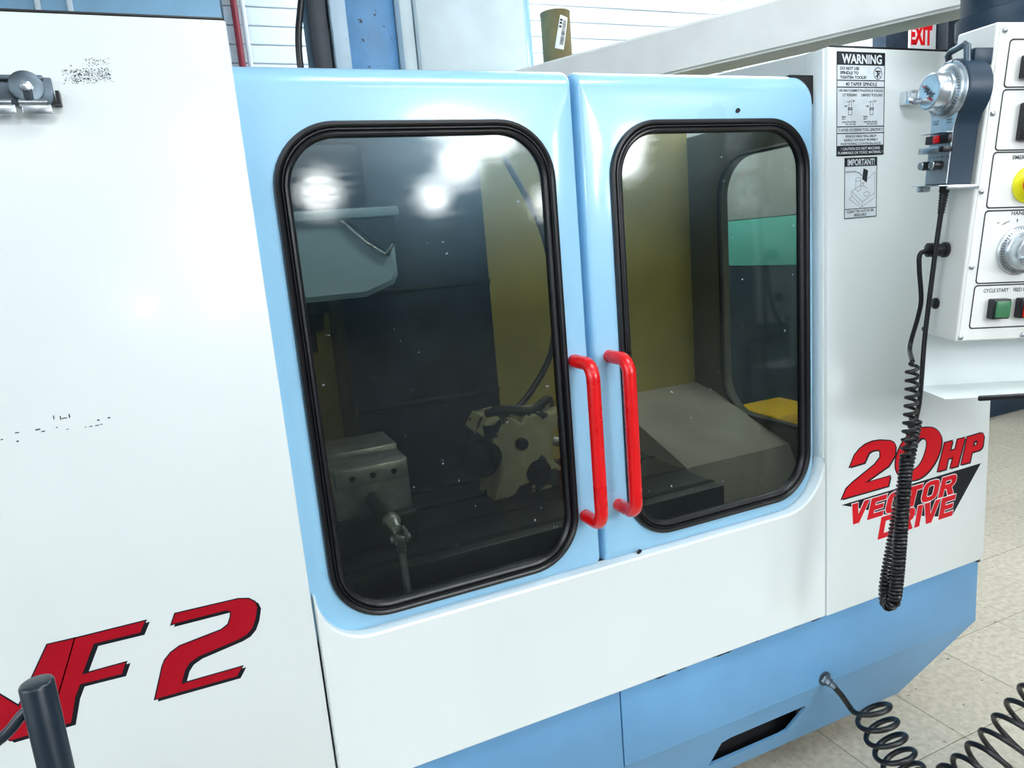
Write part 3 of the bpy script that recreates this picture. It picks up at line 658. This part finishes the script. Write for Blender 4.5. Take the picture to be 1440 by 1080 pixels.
MB().box((.02, -.169, .001), (.115, -.134, .101), .004).make('mounting_foot', 'dark', arm)
sw = Vector((1.455, -.175, 1.712))-inv
MB().lathe([(.085, -.03), (.088, -.025), (.088, .005), (.080, .008), (.080, .05), (.086, .054), (.086, .115)], sw, (0, 0, 1), 36).make('swivel', 'navy', arm)
MB().box((sw.x-.05, sw.y-.02, .115), (sw.x+.34, sw.y+.15, .15), .006).make('swivel_plate', 'beam', arm)

# ================================================================== control pendant
PX = Vector((.951, -.303, -.053)); PZ = Vector((.031, -.076, .997)); PX.normalize(); PZ = (PZ-PX*PZ.dot(PX)).normalized(); PY = PZ.cross(PX)
PR = Matrix(((PX.x, PY.x, PZ.x), (PX.y, PY.y, PZ.y), (PX.z, PY.z, PZ.z)))
PO = Vector((1.245, -.237, 1.132))
cp = tag(root('control_pendant', PO, PR), 'cream control pendant with boxed buttons, hand wheel and yellow emergency stop', 'control panel')
hb = MB().box((0, 0, 0), (.44, .092, .535), .004, seg=3).make('housing', 'panelprint', cp)
MB().box((.006, -.0012, .003), (.434, 0, .531)).make('face_overlay', 'panelprint', cp, False)
yp = -.0016
a = MB()
boxes = [(.0265, .235, .434, .508), (.0262, .235, .333, .430), (.0245, .235, .237, .3295), (.0240, .235, .1055, .232), (.0232, .235, .0240, .1015)]
for (bx0, bx1, bz0, bz1) in boxes: line(a, rrect(bx0, bx1, bz0, bz1, .006, 4), .0024, yp, closed=True)
for s, tx0, tx1, tz in (('POWER ON', .061, .107, .495), ('SPINDLE LOAD', .085, .155, .4175), ('EMERGENCY STOP', .061, .141, .3175), ('HANDLE', .074, .113, .2235), ('CYCLE START', .0415, .0895, .0885), ('FEED HOLD', .0995, .139, .0885)):
    text(a, s, tx0, tx1, tz, tz+.0068, yp, .012)
text(a, '-', .049, .053, .2105, .2118, yp, .01)
a.add([(p[0], yp, p[1]) for p in ((.057, .2065), (.066, .2120), (.0645, .2090))], [(0, 1, 2)]); line(a, [(.064, .2105), (.072, .2135)], .0012, yp)
a.add([(p[0], yp, p[1]) for p in ((.0855, .2165), (.0885, .2165), (.087, .209))], [(0, 1, 2)])
a.make('panel_print', 'print', cp, False)
for x, z in ((.0142, .5217), (.0126, .3925), (.011, .2645), (.0113, .1347), (.0089, .0075), (.1312, .0075), (.28, .0075), (.43, .0075)):
    screw(cp, (x, -.0012, z), (0, -1, 0), .0046, .0034)
def button(x0, x1, z0, z1, m):
    b = MB().box((x0-.004, -.016, z0-.003), (x1+.002, -.001, z1+.003), .002).make('button_housing', 'black', cp)
    MB().box((x0, -.0195, z0), (x1, -.016, z1), .0012).make('lens', m, b)
button(.0570, .0850, .0445, .0745, 'green'); button(.1110, .1390, .0445, .0745, 'redlens')
button(.054, .080, .450, .480, 'black'); button(.098, .124, .450, .480, 'black')
mt = MB().box((.060, -.014, .348), (.150, -.001, .409), .003).make('load_meter', 'black', cp)
MB().box((.064, -.0152, .372), (.146, -.014, .405), .001).make('meter_dial', 'panelprint', mt)
MB().lathe([(.032, 0), (.032, .004), (.030, .0055), (.014, .006)], (.0995, -.001, .2755), (0, -1, 0), 40).make('stop_collar', 'yellow', cp)
MB().lathe([(.0165, 0), (.0165, .012), (.020, .014), (.0205, .022), (.017, .028), (.008, .030), (.0005, .030)], (.0995, -.0065, .2755), (0, -1, 0), 36).make('stop_button', 'estop', cp)
def wheel(parent, c, ax, e1, e2, R, nm, facem='alu', turn=0.):
    """hand wheel: graduated ring, knob with spinner"""
    c = Vector(c); ax = Vector(ax); e1 = Vector(e1); e2 = Vector(e2)
    g = MB().lathe([(R, 0), (R, .004), (R*.96, .006), (R*.80, .0075), (R*.78, .0078)], c, ax, 48).make(nm+'_ring', facem, parent)
    t = MB()
    for k in range(50):
        an = 2*PI*k/50; L = .16 if k % 5 == 0 else .10; u = e1*math.cos(an)+e2*math.sin(an); w = e1*-math.sin(an)+e2*math.cos(an); p = c+ax*.0071
        r0, r1 = R*.94, R*(.94-L); s = .0005
        t.add([p+u*r0-w*s, p+u*r0+w*s, p+u*r1+w*s+ax*.0012, p+u*r1-w*s+ax*.0012], [(0, 1, 2, 3)])
    t.make('graduation', 'print', g, False)
    kn = MB().lathe([(R*.76, .006), (R*.76, .012), (R*.70, .014), (R*.70, .030), (R*.66, .033), (R*.60, .0335), (R*.58, .0325), (.0005, .0325)], c, ax, 48).make(nm+'_knob', facem, parent)
    q = c+ax*.033-e1*R*.46+e2*R*-.28
    MB().lathe([(R*.10, 0), (R*.10, .004), (R*.13, .006), (R*.13, .020), (R*.10, .023), (.0005, .023)], q, ax, 18).make('spinner', 'steel', kn)
    t = MB(); ct, s_t = math.cos(turn), math.sin(turn)
    P = lambda a_, b_, y_: c+ax*(.0335+y_)+e1*(a_*ct-b_*s_t)+e2*(a_*s_t+b_*ct)
    text(t, 'HAAS', -R*.36, R*.30, -R*.12, R*.14, .0002, .03, .3, 0, P); t.make('wheel_lettering', 'print', kn, False)
    t = MB(); line(t, [(-R*.46, -R*.02), (-R*.28, R*.02)], R*.04, .0003, 0, P); line(t, [(R*.12, -R*.18), (R*.42, -R*.10)], R*.05, .0003, 0, P); t.make('red_mark', 'decalred', kn, False)
    return kn
wheel(cp, (.0985, -.001, .162), (0, -1, 0), (1, 0, 0), (0, 0, 1), .043, 'handle', turn=math.radians(140))
# hole in the side and connectors on the side face
MB().prism(rrect(.012, .050, .462, .492, .008, 5), -.0008, .0005, plane='yz').make('side_opening', 'void', cp, False)
MB().lathe([(.0005, 0), (.003, 0), (.003, .0015), (.0005, .002)], (-.0001, .008, .4905), (-1, 0, 0), 12).make('screw', 'steel', cp)
MB().lathe([(.014, 0), (.014, .006), (.0115, .007), (.0115, .022), (.013, .023), (.013, .034), (.008, .036)], (-.0005, .052, .163), (-1, .12, 0), 20).make('cable_connector', 'black', cp)
MB().lathe([(.0005, 0), (.0105, 0), (.0105, .003), (.007, .006), (.0005, .0065)], (-.0002, .062, .0625), (-1, 0, 0), 24).make('grommet', 'black', cp)
MB().lathe([(.0005, 0), (.004, 0), (.004, .004), (.0005, .005)], (-.0002, .084, .010), (-1, 0, 0), 12).make('screw', 'dark', cp)
# display and keypad on the part of the face beyond the frame
MB().box((.255, -.006, .26), (.425, 0, .50), .003).make('display_bezel', 'dark', cp); MB().box((.27, -.0075, .275), (.41, -.006, .485), .001).make('display_screen', 'black', cp)
kk = None
for i in range(8):
    for j in range(8):
        if kk is None: kk = MB().box((-.0075, -.003, -.0095), (.0075, 0, .0095), .0015).make('key', 'offwhite', cp); o = kk
        else: o = kk.copy(); COL.objects.link(o); o.parent = cp
        o.location = (.266+.0212*i, -.001, .035+.0262*j)
# tray under the pendant
tr = MB(); tr.box((0, .0845, -.1055), (.44, .0865, -.0005), .0008); tr.box((-.0125, -.008, -.107), (.44, .0865, -.1045), .0008); tr.make('tray', 'white', cp)
MB().box((.055, -.0125, -.1125), (.44, -.0065, -.1025), .002).make('tray_edge_trim', 'rubber', cp)

# ================================================================== hand-held jog unit with coiled cable
hs = tag(root('jog_handset', PO, PR), 'hand-held jog unit with silver dial and coiled black cable hanging on the pendant side', 'handset')
FX = -.055
def outline(g=0.):
    pts = []; cy, cz, R = .024, .431, .052-g
    a0 = math.asin(min(1, (.036-g)/R))
    for k in range(25):
        t = -PI/2+a0+(2*PI-2*a0)*k/24; pts.append((cy+R*math.cos(t), cz+R*math.sin(t)))
    pts += [(cy-.030+g, .372), (cy-.030+g, .277+g), (cy+.032-g, .277+g), (cy+.032-g, .372)]
    return pts
b = MB(); b.prism(outline(), FX, -.014, plane='yz', bev=.002); b.make('body', 'navy', hs)
MB().prism(outline(.003), FX-.0022, FX-.0002, plane='yz', bev=.0006).make('face_plate', 'alu', hs)
P = lambda a_, b_, y_: (FX-.0024-y_, a_, b_)
# seen from -x the +y axis runs to the left
Pm = lambda a_, b_, y_: (FX-.0026-y_, .024-a_, b_)
wheel(hs, (FX-.002, .024, .431), (-1, 0, 0), (0, -1, 0), (0, 0, 1), .0435, 'jog', turn=math.radians(-38))
t = MB(); text(t, '- + ', -.012, .012, .4765, .4800, 0, .03, 0, 0, Pm); text(t, 'CYCLE', -.024, -.010, .3835, .3865, 0, .02, 0, 0, Pm); text(t, 'START', -.024, -.010, .379, .382, 0, .02, 0, 0, Pm); text(t, 'FEED', .010, .024, .3835, .3865, 0, .02, 0, 0, Pm); text(t, 'HOLD', .010, .024, .379, .382, 0, .02, 0, 0, Pm)
text(t, 'X  Y  Z', -.024, .000, .3235, .3265, 0, .02, 0, 0, Pm); text(t, '.001 .01', .004, .026, .3235, .3265, 0, .02, 0, 0, Pm); t.make('face_print', 'print', hs, False)['kind'] = 'stuff'
MB().box((FX-.010, -.004, .347), (FX-.002, .054, .361), .0015).make('button_strip', 'black', hs)
MB().box((FX-.014, .0155, .348), (FX-.010, .0285, .3605), .001).make('red_button', 'redlens', hs)
a = MB(); a.box((FX-.016, -.006, .3635), (FX-.002, .058, .3650), .0005); a.box((FX-.018, .006, .331), (FX-.002, .058, .3415), .001); a.box((FX-.018, -.006, .332), (FX-.002, .006, .3415), .001, 1); a.make('guard_bar', ['steel', 'black'], hs)
for yk in (.044, .016):
    k_ = MB().lathe([(.0075, 0), (.0075, .016), (.0068, .018), (.0005, .018)], (FX-.002, yk, .311), (-1, 0, 0), 22).make('selector_knob', 'black', hs)
    MB().lathe([(.0072, 0), (.0066, .001), (.0005, .001)], (FX-.0201, yk, .311), (-1, 0, 0), 22).make('knob_cap', 'alu', k_)
a = MB(); a.box((FX-.022, -.012, .2755), (FX-.0005, .060, .2775), .0006); a.box((FX-.006, -.012, .270), (-.002, -.0085, .2775), .0008); a.box((FX-.018, .032, .266), (FX-.004, .052, .2755), .002); a.make('bottom_cradle', 'alu', hs)
a = MB(); a.tube([(-.040, .046, .475), (-.046, .046, .492), (-.046, .040, .497), (-.046, .008, .503), (-.046, .002, .500), (-.042, .002, .470)], .0055, 10); a.make('hanger_loop', 'zinc', hs)
MB().box((-.034, -.002, .470), (-.001, .010, .496), .002).make('hanger_hook', 'navy', hs)
# strain relief, straight cord, coil
def LP(p): return PR.inverted() @ (Vector(p)-PO)
a = MB(); a.lathe([(.0085, 0), (.0085, .012), (.0070, .014)]+[(r_, .014+.0035*k) for k in range(10) for r_ in ((.0068-.0002*k), )]+[(.0045, .052)], (-.030, .036, .278), (0, .04, -1), 16)
for k in range(7): a.lathe([(.0078-.0003*k, 0), (.0078-.0003*k, .0022)], Vector((-.030, .036, .278))+Vector((0, .04, -1)).normalized()*(.016+.005*k), (0, .04, -1), 16)
a.make('strain_relief', 'black', hs)
rel = Vector((-.030, .038, .226))
def wpt(x, y_, z): return LP((x, y_, z))
straight = [rel, Vector((-.030, .040, .17)), Vector((-.030, .041, .075)), Vector((-.030, .0405, -.005)), Vector((-.030, .034, -.114)), wpt(1.233, -.172, .97)]
MB().tube(catmull(straight, 8), .0043, 10).make('cord', 'rubber', hs)
con = Vector((-.034, .056, .163))
top = wpt(1.183, -.20, 1.100)
MB().tube(catmull([con, Vector((-.046, .059, .155)), Vector((-.044, .059, .128)), Vector((-.034, .058, .073)), Vector((-.032, .064, .036)), Vector((-.031, .078, -.022)), top], 8), .0043, 10).make('cord', 'rubber', hs)
cr = .0098
ca = [top, wpt(1.183, -.20, 1.03), wpt(1.174, -.20, .921), wpt(1.165, -.20, .81), wpt(1.158, -.20, .708), wpt(1.151, -.20, .640)]
legA1 = coil(ca[:3], cr, 11, 16, taper=True)
legA2 = coil(ca[2:], cr, 38, 14, taper=False)
U = [ca[-1], wpt(1.149, -.198, .625), wpt(1.148, -.186, .614), wpt(1.156, -.174, .622), wpt(1.160, -.172, .657), wpt(1.178, -.172, .737), wpt(1.196, -.172, .822), wpt(1.222, -.172, .925), wpt(1.233, -.172, .975)]
legB = coil(U, cr*.95, 52, 14, taper=False)
for L_ in (legA1, legA2, legB): MB().tube(L_, .0033, 7).make('coiled_cord', 'rubber', hs)

# ================================================================== coiled air hose
ah = tag(root('air_hose', (1.30, -.10, 0)), 'black coiled air hose leading from the base fitting across the tiles', 'hose')
O = Vector((1.30, -.10, 0))
def W_(p): return Vector(p)-O
HP = 1.5
fit = Vector((1.199, -.008, .312))
c1 = [(1.262, -.050, .272), (1.272, -.075, .220), (1.285, -.105, .165), (1.300, -.130, .115), (1.318, -.150, .085)]
h1 = coil([W_(p) for p in c1], .041, 6, 28, phase=HP, taper=False, hand=-1)
MB().tube(catmull([W_(fit), W_(fit)*.55+h1[0]*.45+Vector((0, 0, .004)), h1[0], h1[2]], 8), .0066, 12).make('hose_tail', 'rubber', ah)
MB().tube(h1, .0060, 10).make('hose_coil', 'rubber', ah)
c2 = [(1.318, -.150, .085), (1.36, -.160, .070), (1.43, -.170, .085), (1.50, -.180, .122), (1.57, -.190, .174), (1.68, -.205, .260)]
MB().tube(coil([W_(p) for p in c2], .047, 9, 28, phase=0, taper=False), .0064, 10).make('hose_coil', 'rubber', ah)

MB().tube(catmull([W_((1.68, -.205, .258)), W_((1.74, -.22, .31)), W_((1.80, -.26, .45)), W_((1.80, -.31, .70)), W_((1.735, -.345, .93)), W_((1.69, -.352, 1.0)), W_((1.65, -.350, .985))], 8), .0064, 10).make('hose_tail', 'rubber', ah)
# hook under the tray that carries the free end of the hose
a = MB(); a.tube(catmull([(.405, .03, -.108), (.405, .03, -.132), (.405, .018, -.142), (.405, .006, -.130)], 6), .003, 8); a.make('hose_hook', 'steel', cp)

# ================================================================== clip strip on the left panel
cs = tag(root('clip_strip', (-.16, 0, 1.60)), 'metal clip strip with round washer stuck to the white front panel', 'clip')
def c_(x, y_, z): return (x+.16, y_, z-1.60)
a = MB(); a.box(c_(-.32, -.006, 1.592), c_(-.131, -.0003, 1.625), .0015); a.box(c_(-.32, -.012, 1.6205), c_(-.139, -.0003, 1.6265), .0015); a.make('backing_bar', 'zinc', cs)
MB().prism([(.027, -.009), (.036, -.009), (.036, .0075), (.032, .0075), (.032, -.005), (.027, -.005)], -.016, -.0003, bev=.001).make('rubber_end', 'black', cs)
MB().lathe([(.0190, 0), (.0190, .0014), (.0175, .0022), (.0060, .0016)], c_(-.1575, -.014, 1.612), (.22, -1, .12), 40).make('washer', 'zinc', cs)
a = MB(); a.lathe([(.0075, 0), (.0075, .004), (.006, .0045), (.006, .008), (.0035, .009), (.0005, .009)], c_(-.1575, -.015, 1.6105), (.15, -1, .05), 6); a.make('bolt', 'steel', cs)
a = MB(); a.box(c_(-.1615, -.021, 1.592), c_(-.1515, -.017, 1.610), .002); a.make('clip_tongue', 'dark', cs)
for x0_, x1_ in ((-.1680, -.1375), (-.215, -.1755)):
    a = MB(); a.tube([c_(x0_, -.017, 1.5925), c_(x1_, -.017, 1.5925)], .0045, 14); a.box(c_(x0_+.002, -.0195, 1.579), c_(x1_+.003, -.0175, 1.590), .001); a.make('spring_clip', 'steel', cs)

# ================================================================== steel stand in the foreground
st = tag(root('metal_stand', (-.158, -.50, 0)), 'dark blue steel tube stand with a small lever before the white panel', 'stand')
MB().tube([(0, 0, .02), (0, 0, 1.075), (0, 0, 1.0765), (0, 0, 1.0775)], [.0118, .0118, .0110, .0090], 28).make('tube', 'gunmetal', st)
MB().lathe([(.16, 0), (.16, .012), (.15, .018), (.03, .022), (.02, .04)], (0, 0, 0), (0, 0, 1), 40).make('foot', 'dark', st)
a = MB(); a.tube(catmull([(.0, .006, 1.056), (-.014, .010, 1.050), (-.030, .006, 1.037), (-.060, .0, 1.026)], 6), .0042, 10); a.make('lever', 'gunmetal', st)

# ================================================================== work holding inside the machine
vs = tag(root('machine_vise', (.25, .36, .80)), 'ground steel milling vise with a hanging jointed crank on the work table', 'vise')
V0 = Vector((.25, .36, .80))
def v_(x, y_, z): return (x-V0.x, y_-V0.y, z-V0.z)
MB().box(v_(.170, .245, .802), v_(.335, .55, .865), .006).make('vise_body', 'oily', vs)
jb = MB().box(v_(.178, .262, .866), v_(.330, .345, .972), .003).make('moving_jaw', 'visesteel', vs)
MB().box(v_(.182, .250, .935), v_(.326, .2615, .972), .002).make('jaw_plate', 'visesteel', vs)
for x in (.215, .255, .298): MB().lathe([(.006, 0), (.006, .0015), (.0005, .0015)], v_(x, .250, .952), (0, -1, 0), 16).make('jaw_bolt', 'void', vs)
MB().box(v_(.176, .40, .866), v_(.345, .53, .968), .004).make('fixed_jaw', 'visesteel', vs)
MB().tube([v_(.252, .26, .900), v_(.255, .16, .893), v_(.2565, .135, .891)], .016, 18).make('vise_screw', 'oily', vs)
a = MB(); a.lathe([(.015, 0), (.017, .012), (.011, .020), (.011, .038)], v_(.256, .140, .896), (.05, -1, -.25), 20); a.box(v_(.247, .083, .868), v_(.252, .108, .892), .001); a.box(v_(.268, .083, .868), v_(.273, .108, .892), .001); a.tube([v_(.242, .092, .876), v_(.278, .092, .876)], .006, 12); a.make('universal_joint', 'visesteel', vs)
MB().box(v_(.2525, .082, .850), v_(.2675, .102, .882), .002).make('socket', 'steel', vs)
MB().tube([v_(.260, .092, .853), v_(.263, .092, .74)], .0068, 14).make('crank_rod', 'visesteel', vs)

rt_ = tag(root('rotary_fixture', (.60, .38, .80)), 'worn cream cast rotary fixture with black oil stains beside the vise', 'fixture')
R0 = Vector((.60, .38, .80))
def r_(x, y_, z): return (x-R0.x, y_-R0.y, z-R0.z)
prof = [(-.055, .001), (.115, .001), (.120, .045), (.095, .075), (.100, .135), (.125, .150), (.135, .185), (.040, .188), (.025, .172), (-.005, .198), (-.055, .195), (-.075, .165), (-.04, .125), (-.035, .06)]
MB().prism(prof, -.03, .075, bev=.006).make('casting', 'castiron', rt_)
MB().lathe([(.052, 0), (.052, .03), (.044, .035), (.044, .055), (.020, .058), (.0005, .058)], (-.05, .02, .105), (-.75, -.6, 0), 32).make('chuck', 'oily', rt_)
MB().lathe([(.030, 0), (.030, .008), (.018, .010), (.0005, .004)], (.058, -.03, .048), (0, -1, 0), 24).make('port_cover', 'void', rt_)
MB().lathe([(.014, 0), (.014, .010), (.006, .012), (.0005, .006)], (.020, -.03, .125), (0, -1, 0), 20).make('bolt_boss', 'oily', rt_)
a = MB(); a.tube([(.11, -.01, .11), (.145, -.03, .10), (.150, -.035, .055)], .012, 12); a.make('drain_pipe', 'visesteel', rt_)
a = MB(); a.tube(catmull([(-.05, .0, .20), (.0, -.012, .205), (.06, -.01, .190), (.11, .01, .205), (.13, .03, .19)], 6), .012, 12); a.make('cable_gland', 'oily', rt_)
for x in (-.04, .10): MB().lathe([(.012, 0), (.012, .012), (.0005, .013)], (x, .0, .198 if x < 0 else .187), (0, 0, 1), 6).make('clamp_nut', 'visesteel', rt_)

# ================================================================== things behind and beside the machine
cn = tag(root('cardboard_canister', (1.292, 1.30, 1.70)), 'olive brown cardboard canister with white barcode label behind the pendant arm', 'canister')
MB().lathe([(.0535, 0), (.0535, .004), (.052, .006), (.052, .455), (.0535, .457), (.0535, .463), (.050, .464), (.050, .46), (.0005, .46)], (0, 0, 0), (0, 0, 1), 40).make('tube', 'cardboard', cn)
lb = MB(); K = 10; ang = math.radians(14); ca_, sa_ = math.cos(ang), math.sin(ang)
def CP(a_, b_, y_):   # wrap a tilted tag on the cylinder: a_ across, b_ up from the tag centre
    u = a_*ca_+b_*sa_; w = -a_*sa_+b_*ca_; th = math.radians(-96)+u/.0525; r = .0525+y_
    return (r*math.cos(th), r*math.sin(th), .385+w)
v = [CP(-.016+.032*i/K, -.055+.011*r, .0004) for r in range(11) for i in range(K+1)]
lb.add(v, [(r*(K+1)+i, r*(K+1)+i+1, (r+1)*(K+1)+i+1, (r+1)*(K+1)+i) for r in range(10) for i in range(K)]); lab = lb.make('barcode_label', 'decalwhite', cn, False)
lb = MB(); random.seed(5); zc = -.040
while zc < .045:
    w = random.choice((.0012, .0020, .0030)); n_ = 4
    v = [CP(-.002+.014*i/n_, b_, .0010) for b_ in (zc, zc+w) for i in range(n_+1)]; lb.add(v, [(i, i+1, n_+2+i, n_+1+i) for i in range(n_)]); zc += w+random.choice((.0014, .0022))
for z_ in (.018, .030, .040): 
    v = [CP(-.0135+.009*i/n_, b_, .0010) for b_ in (z_-.004, z_+.003) for i in range(n_+1)]; lb.add(v, [(i, i+1, n_+2+i, n_+1+i) for i in range(n_)])
lb.make('barcode', 'print', lab, False)
ex = tag(root('exit_sign', (4.52, 2.384, 2.40)), 'white exit sign with red letters on the back wall', 'sign')
MB().box((-.155, -.05, 0), (.145, 0, .19), .006).make('housing', 'decalwhite', ex)
t = MB(); text(t, 'EXIT', -.105, .105, .03, .155, -.0505, .06); t.make('red_lettering', 'redlens', ex, False)
jb_ = tag(root('electrical_box', (4.25, 2.384, 2.30)), 'grey electrical box with pale edge beside the exit sign', 'box')
MB().box((-.11, -.10, 0), (.09, 0, .24), .006).make('enclosure', 'waycover', jb_); MB().box((.0905, -.10, 0), (.115, 0, .24), .003).make('cover_edge', 'offwhite', jb_)
db = tag(root('dark_wall_cabinet', (4.95, 2.384, 2.20)), 'dark wall cabinet with loose white wires beside the exit sign', 'cabinet')
MB().box((-.27, -.12, 0), (.6, 0, .55), .01).make('cabinet_body', 'dark', db)
MB().tube(catmull([(-.05, -.13, .40), (-.08, -.135, .30), (-.14, -.13, .22), (-.13, -.13, .08)], 6), .006, 8).make('wire', 'conduit', db)
MB().tube(catmull([(.12, -.13, .44), (.09, -.15, .32), (.14, -.14, .20), (.22, -.13, .12)], 6), .010, 8).make('wire', 'conduit', db)
hr = tag(MB().tube([(.315, 2.355, .02), (.315, 2.355, 2.93)], .0135, 14).make('red_hose', 'conduitred'), 'red vertical hose on the back wall beside white conduit', 'hose')
hw = tag(MB().tube([(.350, 2.356, .02), (.350, 2.356, 2.93)], .011, 14).make('wall_conduit', 'conduit'), 'white vertical conduit pipe on the back wall beside the red hose', 'pipe')
gc = tag(root('green_cabinet', (2.62, 1.55, 0)), 'storage cabinet with sea green drawer and pale top seen through the side window', 'cabinet')
MB().box((-.30, -.40, .06), (.30, .60, 1.19), .01).make('cabinet_body', 'waycover', gc); MB().box((-.30, -.40, 1.191), (.30, .60, 1.40), .006).make('green_drawer', 'greencab', gc); MB().box((-.30, -.40, 1.401), (.30, .60, 1.95), .01).make('pale_top', 'offwhite', gc)
MB().box((-.28, -.38, 0), (.28, .58, .06), .004).make('plinth', 'dark', gc)
yb = tag(root('yellow_bin', (2.14, 1.14, 0)), 'yellow plastic bin standing beyond the side window of the machine', 'bin')
MB().prism([(-.09, 0), (.09, 0), (.12, .59), (-.12, .59)], -.12, .12, bev=.01).make('bin_body', 'yellowbin', yb); MB().box((-.13, -.13, .591), (.13, .13, .62), .006).make('rim', 'yellowbin', yb)
tc_ = tag(root('tool_cabinet', (5.2, 2.05, 0)), 'dark blue low tool cabinet standing on tiles by the back wall', 'cabinet')
MB().box((-.75, -.20, .0), (.8, .30, .95), .01).make('cabinet_body', 'navy', tc_)
for k in range(4): MB().box((-.72, -.215, .06+.22*k), (.77, -.2005, .25+.22*k), .004).make('drawer', 'navy', tc_)
